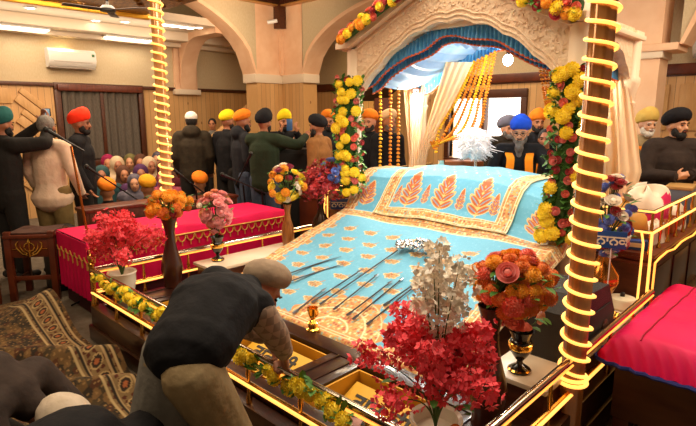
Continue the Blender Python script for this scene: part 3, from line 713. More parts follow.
# ---------------------------------------------------------------- the carved canopy (palki)
CARVE = mat('carved_cream', '#efd3b4', .55, var='#e7c39e', vscale=26, bump=.9, bscale=30)
CREAM = mat('cream_paint', '#f0d6b8', .5)
XC = -2.53; t = thing('carved_canopy', 'cream carved canopy with scalloped arches on four columns over the dais', 'canopy', (XC, 0, 0))
def inner_z(x): return 2.455 - .56 * x * x + .022 * abs(math.sin(x * 12.5)) - .012
def outer_z(x): return 2.85 - .47 * math.sqrt(x * x + .004)
def carved_front(y0, y1):
    A = []; B = []; N_ = 120
    for k in range(N_ + 1):
        x = -1.07 + 2.14 * k / N_; zi = max(inner_z(x), 1.93 if abs(x) > .95 else 0) if abs(x) < 1.0 else 1.93; zi = min(zi, outer_z(x) - .05)
        A.append((x, zi)); B.append((x, outer_z(x)))
    m = MB().band(A, B, 'y', y0, y1); return m, A, B
for (yy, nm) in ((3.80, 'front_arch'), (4.92, 'rear_arch')):
    m, A, B = carved_front(yy, yy + .09)
    for off in (.035, .075):                                   # bead mouldings following the scallops
        m.tube([(x, yy - .004, z + off) for x, z in A[6:-6]], .009, 6)
    m.tube([(x, yy - .006, z - .06) for x, z in B], .012, 6)
    rr = random.Random(8)
    for k in range(46):                                        # raised leaf scrolls
        x = -.98 + 1.96 * k / 45; zm = (max(inner_z(x), 1.98) + outer_z(x)) / 2 + .02
        for q in (-1, 0, 1):
            c0 = Vector((x, yy - .002, zm + q * .065)); an = rr.random() * 6.28
            m.tube([c0 + Vector((.026 * math.cos(an + w * .7), 0, .026 * math.sin(an + w * .7))) * (1 - w * .12) for w in range(6)], [.009, .010, .009, .008, .006, .003], 5)
    m.build(nm, CARVE, t)
    # curved eave above the arch with level ends
    xs = [-1.22, -1.12] + [-1.07 + 2.14 * k / 40 for k in range(41)] + [1.10, 1.14]
    lo = [(x, outer_z(max(-1.07, min(1.07, x))) - .02) for x in xs]; hi = [(x, z + .055) for x, z in lo]
    MB().band(lo, hi, 'y', yy - .08, yy + .12).build('curved_eave', CREAM, t)
for sx in (-1, 1):
    x0 = sx * 1.07
    A = []; B = []
    for k in range(61):
        q = -1 + 2 * k / 60; A.append((4.40 + q * .47, max(1.95, 2.24 - .26 * q * q + .018 * abs(math.sin(q * 9))))); B.append((4.40 + q * .47, 2.40))
    MB().band(A, B, 'x', x0 - .04, x0 + .04).build('side_arch', CARVE, t)
    MB().box(x0 - (.14 if sx < 0 else .08), x0 + (.08 if sx < 0 else .09), 3.80, 5.04, 2.31, 2.35, .01).build('side_eave', CREAM, t)
    for yy in (3.85, 4.95):
        m = MB().lathe([(.085, .26), (.085, .36), (.07, .38), (.075, .60), (.060, .66), (.055, 1.72), (.06, 1.75), (.075, 1.80), (.06, 1.82), (.07, 1.88), (.095, 1.96), (.095, 2.0), (.08, 2.02), (.08, 2.32)], (x0, yy, 0), 24, flute=.035, fn=8)
        m.build('column', CREAM, t)
# domed roof above the eaves
m = MB(); m.lathe([(1.0, 2.42), (1.02, 2.5), (.9, 2.75), (.72, 2.95), (.5, 3.1), (.25, 3.2), (.05, 3.3), (.03, 3.42)], (0, 4.4, 0), 40, flute=.03, fn=16, sy=.52); 
m.build('dome', CREAM, t)
m = MB()
for sx in (-1, 1): m.ball((sx * 1.12, 3.86, 2.50), (.12, .12, .16), 16, 10)
# blue pleated cloth lining under the roof
BLUEF = mat('blue_satin', '#2f84c4', .45, var='#5fb0e0', vscale=10, sheen=.3, stretch=(4, 1, 1)); ORANGE = mat('orange_piping', '#e0662a', .6); PALE = mat('pale_blue_satin', '#a9c9ec', .4, var='#7fb0e2', vscale=5)
t = thing('canopy_lining', 'blue pleated satin lining with orange piping hung beneath the carved roof', 'canopy cloth', (XC, 0, 0))
def li(x): return 2.40 - .40 * abs(x) ** 1.5
MB().sheet(lambda a, b: (-1.0 + 2 * a, 3.95 + .93 * b, li(-1 + 2 * a) + .03 - .10 * math.sin(PI * b) * (.6 + .4 * math.sin(a * 14)) + .012 * math.sin(a * 120)), 160, 20, .006).build('ceiling_cloth', PALE, t)
for yy, h, dz in ((3.935, .115, .03), (4.90, .12, .0), (4.02, .10, -.03)):
    def rf(a, b, yy=yy, h=h, dz=dz):
        x = -1.0 + 2 * a; return (x, yy + (.006 + .012 * b) * math.sin(a * 330) + .015 * math.sin(a * 40) * b, li(x) + .04 + dz - h * b * (1 + .15 * math.sin(a * 25)))
    r_ = MB().sheet(rf, 560, 4, .003).build('ruffled_valance', BLUEF, t)
    MB().tube([Vector(rf(k / 160, 1.0)) for k in range(161)], .0085, 6).build('piping', ORANGE, r_)
for sx in (-1, 1):
    def rf(a, b, sx=sx): return (sx * 1.01 + .012 * math.sin(a * 200) * (b + .3), 3.93 + a * .98, 2.10 + .05 * math.sin(a * PI) - .13 * b)
    r_ = MB().sheet(rf, 260, 3, .003).build('ruffled_valance', BLUEF, t); MB().tube([Vector(rf(k / 60, 1.0)) for k in range(61)], .0085, 6).build('piping', ORANGE, r_)
# cascading swag at the centre of the roof
sw = MB().sheet(lambda a, b: (-.30 + .75 * a, 4.0 + .25 * b, 2.38 - .10 * math.sin(PI * a) * b - .02 * math.sin(a * 50)), 60, 8, .004).build('swag', PALE, t)
# lamp fixture of the dais
t = thing('dais_lamp_fixture', 'bright lamp at the top of the draped rear column', 'lamp', (-3.48, 4.68, 1.93))
MB().lathe([(.03, .05), (.05, .04), (.055, 0), (.045, 0), (.03, .03)], n=16).build('lamp_shade', CHROME, t); MB().ball((0, 0, -.01), .035, 12, 8).build('bulb', LAMP, t)
# drapes on the rear columns
DRAPE = mat('peach_sheer', '#ffecca', .7)
_n = DRAPE.node_tree; _t = _n.nodes.new('ShaderNodeBsdfTranslucent'); _t.inputs[0].default_value = srgb('#fbd9a4'); _m = _n.nodes.new('ShaderNodeMixShader'); _m.inputs[0].default_value = .35
_n.links.new(_n.nodes['Principled BSDF'].outputs[0], _m.inputs[1]); _n.links.new(_t.outputs[0], _m.inputs[2]); _n.links.new(_m.outputs[0], _n.nodes['Material Output'].inputs[0])
def drape(name, label, top, waist, bottom, wt, ww, wb, dirx=(.72, .69), n=11, amp=.012):
    d = Vector((dirx[0], dirx[1], 0)); nrm = Vector((-d.y, d.x, 0)); m = MB()
    def P(a, b):
        if b < .72: q = b / .72; q = q * q * (3 - 2 * q) * .35 + q * .65; c = Vector(top).lerp(Vector(waist), q); w = wt + (ww - wt) * q
        else: q = (b - .72) / .28; c = Vector(waist).lerp(Vector(bottom), q); w = ww + (wb - ww) * q
        return c + d * ((a - .5) * w) + nrm * (amp * math.sin(a * n * PI) * (1 - .3 * b))
    m.sheet(P, 110, 40, .003); o = m.build(name, DRAPE); tag(o, label, 'drape'); return o
drape('sheer_drape', 'peach sheer drape gathered around the rear column nearest the wooden pier', (-3.66, 4.90, 2.14), (-3.60, 4.82, 1.22), (-3.60, 4.84, .95), .30, .10, .16)
drape('sheer_drape', 'white centre panel of the gathered drapes on the rear column', (-3.56, 4.80, 2.12), (-3.55, 4.78, 1.3), (-3.56, 4.8, 1.0), .17, .10, .14, n=9)
drape('sheer_drape', 'peach sheer drape slanting down to the rear column from the roof centre', at_y(462, 62, 4.72), at_y(424, 150, 4.78), at_y(420, 172, 4.80), .32, .10, .10, n=9)
drape('sheer_drape', 'peach sheer drape hanging behind the spiral lit pole', at_y(610, 30, 4.90), at_y(622, 150, 4.90), at_y(616, 200, 4.90), .20, .30, .18, n=7)
drape('sheer_drape', 'narrow peach drape hanging between the lit pole and the plastered pier', at_y(621, 62, 4.86), at_y(630, 172, 4.86), at_y(624, 200, 4.86), .10, .20, .16, n=5)
# hanging marigold strings
MARI = mat('marigold_orange', '#f09a12', .7, var='#d9760c', vscale=60); MARY = mat('marigold_yellow', '#f8c61c', .7, var='#e8a80e', vscale=60)
def string(label, pts, r=.016, mt=MARI, group='marigold strings hanging in the canopy'):
    pts = catmull(pts, 14); m = MB(); L_ = 0; last = None; rr = random.Random(len(label))
    for p in pts:
        if last is None or (p - last).length > r * 1.25:
            m.ball(p, (r * rr.uniform(.85, 1.2), r * rr.uniform(.85, 1.2), r * .8), 7, 5, .12, 3); last = p
    o = m.build('marigold_string', [mt], smooth=False); tag(o, label, 'garland', group)
for k, (u_, v0, v1) in enumerate(((380, 66, 173), (390, 64, 172), (398, 64, 172))):
    string(['straight marigold string nearest the garlanded column', 'straight marigold string second from the garlanded column', 'straight marigold string against the gathered peach drape'][k], [at_y(u_, v0, 4.4), at_y(u_ + .5, (v0 + v1) / 2, 4.4), at_y(u_, v1, 4.4)], .019, MARY if k == 0 else MARI)
for k in range(6):
    a_ = (474 + k * 4.2, 62 - k * 2); b_ = (440 + k * 7, 128 + k * 1); c_ = (436 - k * 1, 152 - k * 2)
    string('orange marigold string, %s of those sweeping down from the roof centre to the column' % ['lowest', 'second lowest', 'third lowest', 'third highest', 'second highest', 'highest'][k], [at_y(*a_, 4.8), at_y((a_[0] + b_[0]) / 2 + 1, (a_[1] + b_[1]) / 2 + 3, 4.8), at_y(*b_, 4.8), at_y(*c_, 4.8)], .018, MARI if k % 3 else MARY)
for k in range(3):
    string('orange marigold string, %s of those hanging beside the flowered front column' % ['innermost', 'middle', 'outermost'][k], [at_y(537 + k * 4, 50 + k * 3, 4.2), at_y(541 + k * 3.5, 75, 4.2), at_y(546 + k * 3, 105, 4.2)], .014)

# ---------------------------------------------------------------- lit poles
POLE = mat('brown_acrylic_pole', '#b5814c', .15, .4, var='#8a5528', vscale=3, stretch=(9, 9, .4), coat=.6)
POLEC = mat('clear_pole', '#e0b080', .15, .35, var='#c08a52', vscale=3, stretch=(9, 9, .4), coat=.6)
def lit_pole(label, x, y, r, pitch, z0, mt, hand=1, z1=3.72):
    t = thing('light_wrapped_pole', label, 'pole', (x, y, 0)); m = MB()
    m.lathe([(r * 1.25, .0), (r * 1.25, .05), (r, .07), (r, z1)], n=28, flute=.04, fn=7); m.build('pole', mt, t)
    pts = []; n = int((z1 - z0) / pitch * 20)
    for k in range(n): w = hand * k * 2 * PI / 20; pts.append(((r + .012) * math.cos(w), (r + .012) * math.sin(w), z0 + k * pitch / 20))
    for k in range(40): pass
    MB().tube(pts, .0085, 6).build('rope_light', LEDP, t)
    for k in range(2): MB().tube([((r + .012) * math.cos(w / 24 * 2 * PI), (r + .012) * math.sin(w / 24 * 2 * PI), z0 - .02 - .025 * k) for w in range(24)], .009, 6, closed=True).build('rope_light', LEDP, t)
    return t
p = ground(595, 2.36); lit_pole('tall brown pole wound with a bright spiral of rope light near the pink bed', p.x, p.y, .053, .080, .47, POLE, -1)
p = ground(162.5, 4.42); lit_pole('slim pole wound with rope light rising between the window and the white capped man', p.x, p.y, .042, .066, .80, POLEC, -1)
# ---------------------------------------------------------------- flowers
def fmat(n, c, v=None): return mat(n, c, .65, var=v, vscale=30, sheen=.3) if v else mat(n, c, .65, sheen=.3)
F_YEL = fmat('petal_yellow', '#ffec30', '#ffd81a'); F_MAR = fmat('petal_marigold', '#ffb81c', '#f09a10'); F_PNK = fmat('petal_pink', '#f08c7c', '#e87068'); F_RED = fmat('petal_red', '#c8202a', '#a01420')
F_COR = fmat('petal_coral', '#ff4a58', '#ec2c3c'); F_WHT = fmat('petal_white', '#fffaf0', '#fbe8cc'); F_ORC = fmat('petal_orchid', '#fab4ae', '#f2969a'); F_BLU = fmat('petal_blue', '#4a68c0', '#7d8fd8')
F_ORG = fmat('petal_orange', '#f08a2c', '#dd6a14'); F_SAL = fmat('petal_salmon', '#f57a5c', '#e85e48'); F_MAG = fmat('petal_magenta', '#b02050', '#8c1440'); STEMM = mat('stem_green', '#3f5a24', .7)
F_PEA = fmat('petal_peach', '#f7b58a', '#ef9a6c')
def pom(r=1.0, seed=0):
    """layered ruffled pompon head"""
    m = MB(); rr = random.Random(seed)
    m.ball((0, 0, 0), (.80 * r, .80 * r, .74 * r), 10, 7)
    for ring, (el, n, L_) in enumerate(((1.4, 5, .98), (1.08, 8, 1.0), (.78, 11, 1.02), (.48, 13, 1.03), (.16, 14, 1.03), (-.18, 13, 1.0), (-.52, 10, .96))):
        for k in range(n):
            w = 2 * PI * (k + .5 * (ring % 2)) / n + rr.uniform(-.1, .1); d = Vector((math.cos(w) * math.cos(el), math.sin(w) * math.cos(el), math.sin(el) * .85)); s_ = Vector((-math.sin(w), math.cos(w), 0)); u_ = d.cross(s_)
            b_ = d * .66 * r; t_ = (d * L_ + u_ * .10) * r; wd = .17 * r
            m.add([b_ - s_ * wd * .4, b_ + s_ * wd * .4, t_ * .9 + s_ * wd + u_ * .05 * r, t_ * 1.02, t_ * .9 - s_ * wd + u_ * .05 * r], [(0, 1, 2, 3, 4)])
    return m
def rose(r=1.0, seed=0):
    m = MB(); rr = random.Random(seed + 50); m.ball((0, 0, .1 * r), (.38 * r, .38 * r, .42 * r), 8, 5)
    for ring, (rad, n, h, out) in enumerate(((.38, 4, .55, .1), (.58, 5, .45, .22), (.80, 6, .28, .38))):
        for k in range(n):
            w = 2 * PI * k / n + ring * .6; 
            def P(a, b, w=w, rad=rad, h=h, out=out): 
                q = w + (a - .5) * 2.0 * PI / n * 1.35; R_ = rad * (.35 + .65 * math.sin(b * 1.5)) + out * b * b * .5; return (R_ * r * math.cos(q), R_ * r * math.sin(q), (-.35 + b * (h + .35) - .12 * (2 * a - 1) ** 2 * b) * r)
            m.sheet(P, 4, 3, .02 * r)
    return m
def blossom5(m, c, d, r, rr):
    R_ = frame_to(d); c = Vector(c)
    for k in range(5):
        w = 2 * PI * k / 5 + rr.random(); a = Vector((math.cos(w), math.sin(w), .25)); s_ = Vector((-math.sin(w), math.cos(w), 0))
        m.add([c + R_ @ (a * .12 * r), c + R_ @ (a * .6 * r + s_ * .42 * r + Vector((0, 0, .1 * r))), c + R_ @ (a * 1.05 * r + Vector((0, 0, .22 * r))), c + R_ @ (a * .6 * r - s_ * .42 * r + Vector((0, 0, .1 * r)))], [(0, 1, 2, 3)])
def leafs(m, c, d, L_, w):
    d = Vector(d).normalized(); s_ = d.cross(Vector((0, 0, 1))); s_ = s_.normalized() if s_.length > .01 else Vector((1, 0, 0)); u_ = s_.cross(d); c = Vector(c)
    P = [(0, 0), (.35, .5), (.7, .42), (1, 0)]
    top = [c + d * (a * L_) + s_ * (b * w) + u_ * (.12 * L_ * math.sin(a * 3)) for a, b in P]; bot = [c + d * (a * L_) - s_ * (b * w) + u_ * (.12 * L_ * math.sin(a * 3)) for a, b in P[1:3]]
    mid = [c + d * (a * L_) - u_ * (.05 * L_) + u_ * (.12 * L_ * math.sin(a * 3)) for a in (.35, .7)]
    m.add([top[0], top[1], top[2], top[3], bot[1], bot[0], mid[0], mid[1]], [(0, 1, 6), (1, 2, 7, 6), (2, 3, 7), (0, 6, 5), (6, 7, 4, 5), (7, 3, 4)])
HEADS = {}
def head_mesh(kind, mt):
    k = (kind, mt.name)
    if k not in HEADS: HEADS[k] = {'pom': pom, 'rose': rose}[kind]().mesh(kind, mt, smooth=False, fix=False)
    return HEADS[k]
VASES = {
 'tall_brown': ([(.062, 0), (.07, .01), (.066, .05), (.072, .08), (.088, .16), (.080, .22), (.052, .32), (.038, .40), (.036, .46), (.05, .53), (.064, .575), (.058, .575), (.03, .50)], mat('brown_lacquer', '#4b2417', .3, var='#371609', vscale=7, coat=.3)),
 'white_pot': ([(.06, 0), (.065, .01), (.085, .06), (.098, .13), (.10, .19), (.108, .205), (.104, .215), (.09, .205), (.08, .16)], mat('white_ceramic', '#f0e6d2', .25)),
 'trophy': ([(.052, 0), (.056, .012), (.05, .02), (.018, .04), (.014, .055), (.03, .075), (.052, .11), (.058, .145), (.05, .165), (.044, .17), (.05, .19), (.062, .215), (.056, .215), (.04, .18)], mat('black_lacquer', '#1b0f0c', .15, coat=.5)),
 'wood_vase': ([(.045, 0), (.05, .01), (.052, .04), (.062, .12), (.056, .19), (.034, .26), (.026, .32), (.032, .38), (.042, .41), (.036, .41), (.02, .36)], mat('streaked_wood', '#a86a2f', .3, var='#6f3a16', vscale=5, stretch=(9, 9, 1), coat=.3)),
 'dark_bulb': ([(.05, 0), (.055, .01), (.04, .03), (.075, .08), (.095, .14), (.085, .20), (.045, .26), (.03, .32), (.032, .37), (.045, .40), (.038, .40), (.02, .34)], mat('bronze_dark', '#3a2518', .25, .5)),
 'brass_bulb': ([(.05, 0), (.055, .01), (.04, .04), (.075, .10), (.105, .17), (.10, .22), (.06, .28), (.035, .33), (.035, .38), (.05, .41), (.042, .41), (.02, .36)], mat('copper_brass', '#c47a34', .2, .9)),
}
def bouquet(label, loc, vase, heads, foliage, spread, top, base, seed=0, sprays=None, name='flower_vase', lean=(0, 0), rz=0, hollow=0):
    """heads: list of (kind, material, count, radius, part name); spread: half width; flowers fill between heights base and top"""
    rr = random.Random(seed); t = thing(name, label, 'flower vase', loc, rz); prof, vm = VASES[vase]
    vo = MB().lathe(prof, n=32).build('vase', vm, t); H = max(z for r, z in prof)
    if vase in ('trophy',):
        MB().lathe([(.053, .118), (.0605, .135), (.060, .15), (.053, .155)], n=28).build('gold_band', GOLD, vo); MB().lathe([(.053, .008), (.0575, .012), (.052, .018)], n=28).build('gold_band', GOLD, vo)
    stems = MB(); leaves = MB(); ctr = Vector((lean[0], lean[1], (top + base) / 2)); Rz = (top - base) / 2
    spots = []; tot = sum(h[2] for h in heads)
    for k in range(tot):
        for tr in range(40):
            a = rr.random() * 6.283; zz = rr.uniform(-1, 1); q = math.sqrt(max(0, 1 - zz * zz)); rad = rr.uniform(.72, 1.0)
            p = ctr + Vector((math.cos(a) * q * spread * rad, math.sin(a) * q * spread * rad, zz * Rz * rad))
            if all((p - s_).length > .62 * (spread + Rz) / math.sqrt(tot) for s_ in spots): break
        spots.append(p)
    i = 0
    for kind, mt, n, r, pn in heads:
        for k in range(n):
            p = spots[i]; i += 1; d = (p - ctr); d.z += .3 * Rz; d = d.normalized() if d.length > 0 else Vector((0, 0, 1)); rs = r * rr.uniform(.8, 1.15)
            M = Matrix.Translation(p) @ (frame_to(d) @ Matrix.Rotation(rr.random() * 6, 3, 'Z')).to_4x4() @ Matrix.Diagonal((rs, rs, rs, 1))
            put(pn, head_mesh(kind, mt), t, M)
            stems.tube(bez((0, 0, H - .06), (0, 0, H + .05), (p.x * .5, p.y * .5, p.z - .08), p, 5), .003, 4)
    for k in range(foliage):
        a = rr.random() * 6.283; zz = rr.uniform(-.95, .8); q = math.sqrt(1 - zz * zz); p = ctr + Vector((math.cos(a) * q * spread, math.sin(a) * q * spread, zz * Rz)) * 1.0 - Vector((0, 0, .0)); p = ctr + (p - ctr) * rr.uniform(.6, 1.0)
        leafs(leaves, p, (math.cos(a), math.sin(a), rr.uniform(-.4, .8)), .06, .03)
    for (mt, n, L0, L1, tilt, r, cnt, pn) in (sprays or []):
        for k in range(n):
            a = 2 * PI * (k + rr.random() * .6) / n; L_ = rr.uniform(L0, L1); tl = tilt * rr.uniform(.35, 1.1) if k % 3 else tilt * .25; o0 = Vector((0, 0, H - .05))
            e = o0 + Vector((math.cos(a) * math.sin(tl), math.sin(a) * math.sin(tl), math.cos(tl))) * L_; mid = o0 + Vector((0, 0, .45 * L_)) + (e - o0) * .15
            pts = bez(o0, mid, o0.lerp(e, .7) + Vector((0, 0, .05)), e, 16); m = MB(); m.tube(pts, [.004 - .003 * j / 16 for j in range(17)], 5); m.mi(1)
            for c_ in range(cnt):
                q = .48 + .52 * (c_ / cnt) ** .8; j = min(15, int(q * 16)); p = pts[j].lerp(pts[j + 1], q * 16 - j); off = Vector((rr.gauss(0, 1), rr.gauss(0, 1), rr.gauss(0, 1) + .2)).normalized(); wd = (.02 + .045 * math.sin(min(1, (1 - q) * 1.9 + .2) * PI / 2)) * (r / .018)
                blossom5(m, p + off * wd * rr.uniform(.3, 1), off, r * rr.uniform(.8, 1.2), rr)
            m.build(pn, [STEMM, mt], t, smooth=False, fix=False)
    if stems.v: stems.build('stems', STEMM, t)
    if leaves.v: 
        lo = leaves.build('foliage', GREENM, t, smooth=False, fix=False); lo['kind'] = 'stuff'
    return t
zb = .332
bouquet('white pot of coral red blossoms beside the brown stool with the gold emblem', (-3.93, 1.58, .31), 'white_pot', [], 0, .2, .7, .3, 1, sprays=[(F_COR, 18, .32, .50, .90, .025, 46, 'blossom_branch')])
bouquet('white pot of red blossoms and tall white sprays in the near corner of the platform', (-1.07, 1.62, .30), 'white_pot', [], 14, .2, .45, .25, 2, sprays=[(F_COR, 24, .32, .50, .92, .023, 46, 'blossom_branch'), (F_WHT, 9, .58, .80, .24, .021, 46, 'white_blossom_spray')])
bouquet('tall brown vase with a round bunch of marigolds below the slim lit pole', (-3.93, 1.99, .30), 'tall_brown', [('pom', F_MAR, 26, .042, 'marigold'), ('pom', F_ORG, 12, .034, 'orange_bloom'), ('rose', F_RED, 4, .03, 'red_bloom')], 60, .18, .80, .58, 3)
bouquet('tall brown vase with a mass of orange and salmon flowers behind the red blossoms', (-1.06, 2.02, .30), 'tall_brown', [('pom', F_MAR, 44, .034, 'marigold'), ('pom', F_ORG, 40, .034, 'orange_bloom'), ('rose', F_PNK, 4, .042, 'salmon_rose'), ('pom', F_SAL, 7, .044, 'salmon_dahlia')], 60, .18, .82, .56, 4, lean=(.07, .03))
bouquet('black and gold trophy vase of pink orchids on the shelf before the pink divan', (-3.89, 2.40, .45), 'trophy', [('rose', F_ORC, 34, .044, 'pink_orchid'), ('rose', F_PEA, 8, .04, 'peach_bloom'), ('pom', F_WHT, 3, .03, 'white_bloom')], 30, .15, .62, .26, 5)
bouquet('black and gold trophy vase of coral flowers beside the black monitor speaker', (-1.06, 2.33, .45), 'trophy', [('rose', F_SAL, 11, .045, 'coral_rose'), ('rose', F_PEA, 7, .042, 'peach_bloom')], 30, .11, .44, .23, 6)
bouquet('slender streaked wooden vase with yellow roses at the end of the marble shelf', (-3.85, 3.16, .45), 'wood_vase', [('rose', F_YEL, 12, .055, 'yellow_rose'), ('pom', F_MAR, 9, .045, 'marigold'), ('rose', F_WHT, 6, .045, 'cream_rose'), ('rose', F_MAG, 5, .05, 'magenta_rose')], 60, .17, .80, .42, 7)
bouquet('dark vase of red blossoms with blue flowers beside the garlanded column', (-3.83, 3.58, .45), 'dark_bulb', [('rose', F_BLU, 14, .042, 'blue_bloom')], 16, .12, .86, .56, 8, sprays=[(F_RED, 16, .26, .44, .95, .034, 40, 'blossom_branch')], lean=(.13, .02))
bouquet('brass bulb vase of blue, white and red flowers beside the spiral lit pole', (-1.10, 3.58, .45), 'brass_bulb', [('pom', F_BLU, 40, .034, 'blue_bloom'), ('rose', F_WHT, 16, .045, 'white_bloom'), ('rose', F_RED, 12, .045, 'red_bloom')], 90, .17, .88, .34, 9)

# ---------------------------------------------------------------- garlands
def flower_garland(name, label, path, width, n, mix_, depth=.05, leaf_n=120, seed=0, normal=(-.2, -1, 0), r=.04):
    rr = random.Random(seed); t = thing(name, label, 'garland', path[0]); O = Vector(path[0]); pts = catmull(path, 10); N_ = Vector(normal).normalized(); tot = len(pts) - 1; lv = MB(); spots = []
    for k in range(n):
        for tr in range(30):
            q = rr.random() * tot; j = min(tot - 1, int(q)); p = pts[j].lerp(pts[j + 1], q - j); tg = (pts[j + 1] - pts[j]).normalized(); s_ = tg.cross(N_).normalized(); o_ = rr.uniform(-1, 1)
            pp = p + s_ * o_ * width + N_ * depth * math.sqrt(max(0, 1 - o_ * o_ * .8)) * rr.uniform(.8, 1.1)
            if all((pp - x).length > r * 1.45 for x in spots): break
        spots.append(pp); kind, mt, pn, rs = mix_[k % len(mix_)]; R_ = rs * rr.uniform(.85, 1.15)
        d = N_ + s_ * o_ * .7
        put(pn, head_mesh(kind, mt), t, Matrix.Translation(pp - O) @ (frame_to(d) @ Matrix.Rotation(rr.random() * 6, 3, 'Z')).to_4x4() @ Matrix.Diagonal((R_, R_, R_, 1)))
    for k in range(leaf_n):
        q = rr.random() * tot; j = min(tot - 1, int(q)); p = pts[j].lerp(pts[j + 1], q - j); tg = (pts[j + 1] - pts[j]).normalized(); s_ = tg.cross(N_).normalized(); o_ = rr.uniform(-1.1, 1.1)
        leafs(lv, p + s_ * o_ * width + N_ * depth * .5 - O, s_ * rr.uniform(-1, 1) + tg * rr.uniform(-1, 1) + N_ * .5, .06, .035)
    core = MB().tube([p - O for p in pts], width * .62, 8, flat=1.0); core.build('garland_core', mat('garland_core_green', '#2c4a1c', .9, var='#3c5f24', vscale=30), t)
    lo = lv.build('foliage', GREENM, t, smooth=False, fix=False); lo['kind'] = 'stuff'; return t
MIX = [('pom', F_YEL, 'yellow_flower', .054), ('rose', F_PNK, 'pink_rose', .032), ('pom', F_YEL, 'yellow_flower', .050), ('rose', F_SAL, 'salmon_rose', .030), ('rose', F_RED, 'red_rose', .028)]
cl = Vector((XC - 1.07, 3.85, 0)); cr_ = Vector((XC + 1.07, 3.85, 0))
flower_garland('flower_garland', 'flower garland winding up the front column beside the vase of red blossoms', [cl + Vector((.03, -.10, .95)), cl + Vector((.02, -.10, 1.35)), cl + Vector((.0, -.10, 1.7)), cl + Vector((.02, -.10, 2.05))], .125, 58, MIX, .09, 480, 21, normal=(.6, -.8, 0), r=.052)
flower_garland('flower_garland', 'flower garland winding up the front column behind the spiral lit pole', [cr_ + Vector((-.04, -.09, .80)), cr_ + Vector((-.01, -.09, 1.2)), cr_ + Vector((.0, -.09, 1.6)), cr_ + Vector((.01, -.09, 2.02))], .12, 66, MIX, .09, 560, 22, normal=(.3, -.95, 0), r=.056)
TOPM = [('pom', F_YEL, 'yellow_flower', .045), ('rose', F_RED, 'red_rose', .05), ('pom', F_MAR, 'orange_flower', .045), ('rose', F_SAL, 'salmon_rose', .045)]
flower_garland('flower_garland', 'flower garland lying along the sloping eave above the carved arch', [Vector((XC - 1.08, 3.68, 2.40)), Vector((XC - .75, 3.68, 2.55)), Vector((XC - .42, 3.68, 2.70)), Vector((XC - .2, 3.68, 2.80))], .06, 34, TOPM, .05, 60, 23, normal=(-.1, -1, .5))
flower_garland('flower_garland', 'cluster of red and yellow flowers on the eave above the spiral lit pole', [Vector((XC + .68, 3.68, 2.58)), Vector((XC + .90, 3.68, 2.46)), Vector((XC + 1.12, 3.68, 2.40))], .07, 22, TOPM, .05, 50, 24, normal=(-.1, -1, .5))
flower_garland('marigold_garland', 'yellow marigold and leaf garland wound along the front brass railing', [Vector((EX0 + .12 + k * .2, EY0 - .015 + .02 * math.sin(k * 1.3), .535 - .035 * abs(math.sin(k * 1.05)))) for k in range(14)], .020, 38, [('pom', F_YEL, 'marigold', .040)], .035, 190, 25, normal=(.1, -1, .5), r=.036)

# ---------------------------------------------------------------- things on the marble shelf and desk by the pink bed
t = thing('monitor_speaker', 'black wedge shaped monitor speaker standing on the marble shelf', 'speaker', (-1.035, 2.84, .45))
m = MB(); m.prism([(-.30, 0), (.30, 0), (.30, .14), (.16, .33), (-.22, .35), (-.30, .26)], 'x', -.155, .155); m.build('cabinet', mat('speaker_black', '#201c1a', .55, bump=.3, bscale=200), t)
MB().box(.155, .162, -.22, .20, .03, .22, .003).build('grille', mat('grille_black', '#15110f', .7, var='#2a2420', vscale=220, kind='checker'), t)
MB().lathe([(.05, 0), (.05, .006), (.03, .01)], n=20, M=Matrix.Translation((.162, .12, .09)) @ Matrix.Rotation(PI / 2, 4, 'Y')).build('horn', BROWN, t)
t = thing('donation_tin', 'round cream tin with a dark lid knob on the marble shelf', 'tin', (-.975, 3.62, .45))
MB().lathe([(.075, 0), (.085, .01), (.088, .055), (.08, .07), (.04, .078), (.0, .08)], n=32).build('tin_body', mat('cream_tin', '#eadfc0', .4), t); MB().lathe([(.015, .075), (.015, .10), (.01, .105)], n=12).build('lid_knob', BLACK, t)
t = thing('brass_bowl', 'small brass ring bowl beside the cream tin', 'bowl', (-.96, 3.34, .45)); MB().lathe([(.03, 0), (.05, .01), (.065, .04), (.06, .04), (.045, .014)], n=24).build('bowl_body', BRASS, t)
t = thing('domed_pot', 'golden domed pot standing on the desk behind the lit rail', 'pot', (-1.14, 4.06, .785))
MB().lathe([(.10, 0), (.14, .04), (.165, .12), (.15, .20), (.11, .25), (.06, .28), (.03, .30), (.03, .33), (.0, .34)], n=32).build('pot_body', mat('mustard_cloth', '#d69a3c', .6, var='#c48428', vscale=8, bump=.3, bscale=12), t)
def crumple(name, label, cat, c, size, mats_fn, seed=0, group=None):
    """a folded cloth bundle: displaced dome with soft folds"""
    m = MB(); rs = seed
    def P(a, b):
        w = 2 * PI * a; q = b * PI / 2; n_ = noise.noise(Vector((math.cos(w) * 1.4 + rs, math.sin(w) * 1.4, b * 2.2))) * .35 + .10 * math.sin(w * 5 + b * 3 + rs)
        R_ = math.cos(q) ** .6 * (1 + n_ * (.5 + .5 * math.cos(q))); return (size[0] * R_ * math.cos(w), size[1] * R_ * math.sin(w), size[2] * math.sin(q) * (1 + n_ * .5))
    m.sheet(P, 48, 16); m.mi(0); o = m.build(name, mats_fn, loc=c); 
    if isinstance(mats_fn, list) and len(mats_fn) > 1:
        for p_ in o.data.polygons:
            c_ = p_.center; p_.material_index = 1 if (c_.z < size[2] * (.70 + .2 * math.sin(math.atan2(c_.y, c_.x) * 2 + 1))) else 0
    tag(o, label, cat, group); return o
PINKM = mat('magenta_cloth', '#e01860', .7, var='#c8104c', vscale=5); WHTC = mat('white_cloth', '#f0dcc4', .8, var='#e4cbb0', vscale=5)
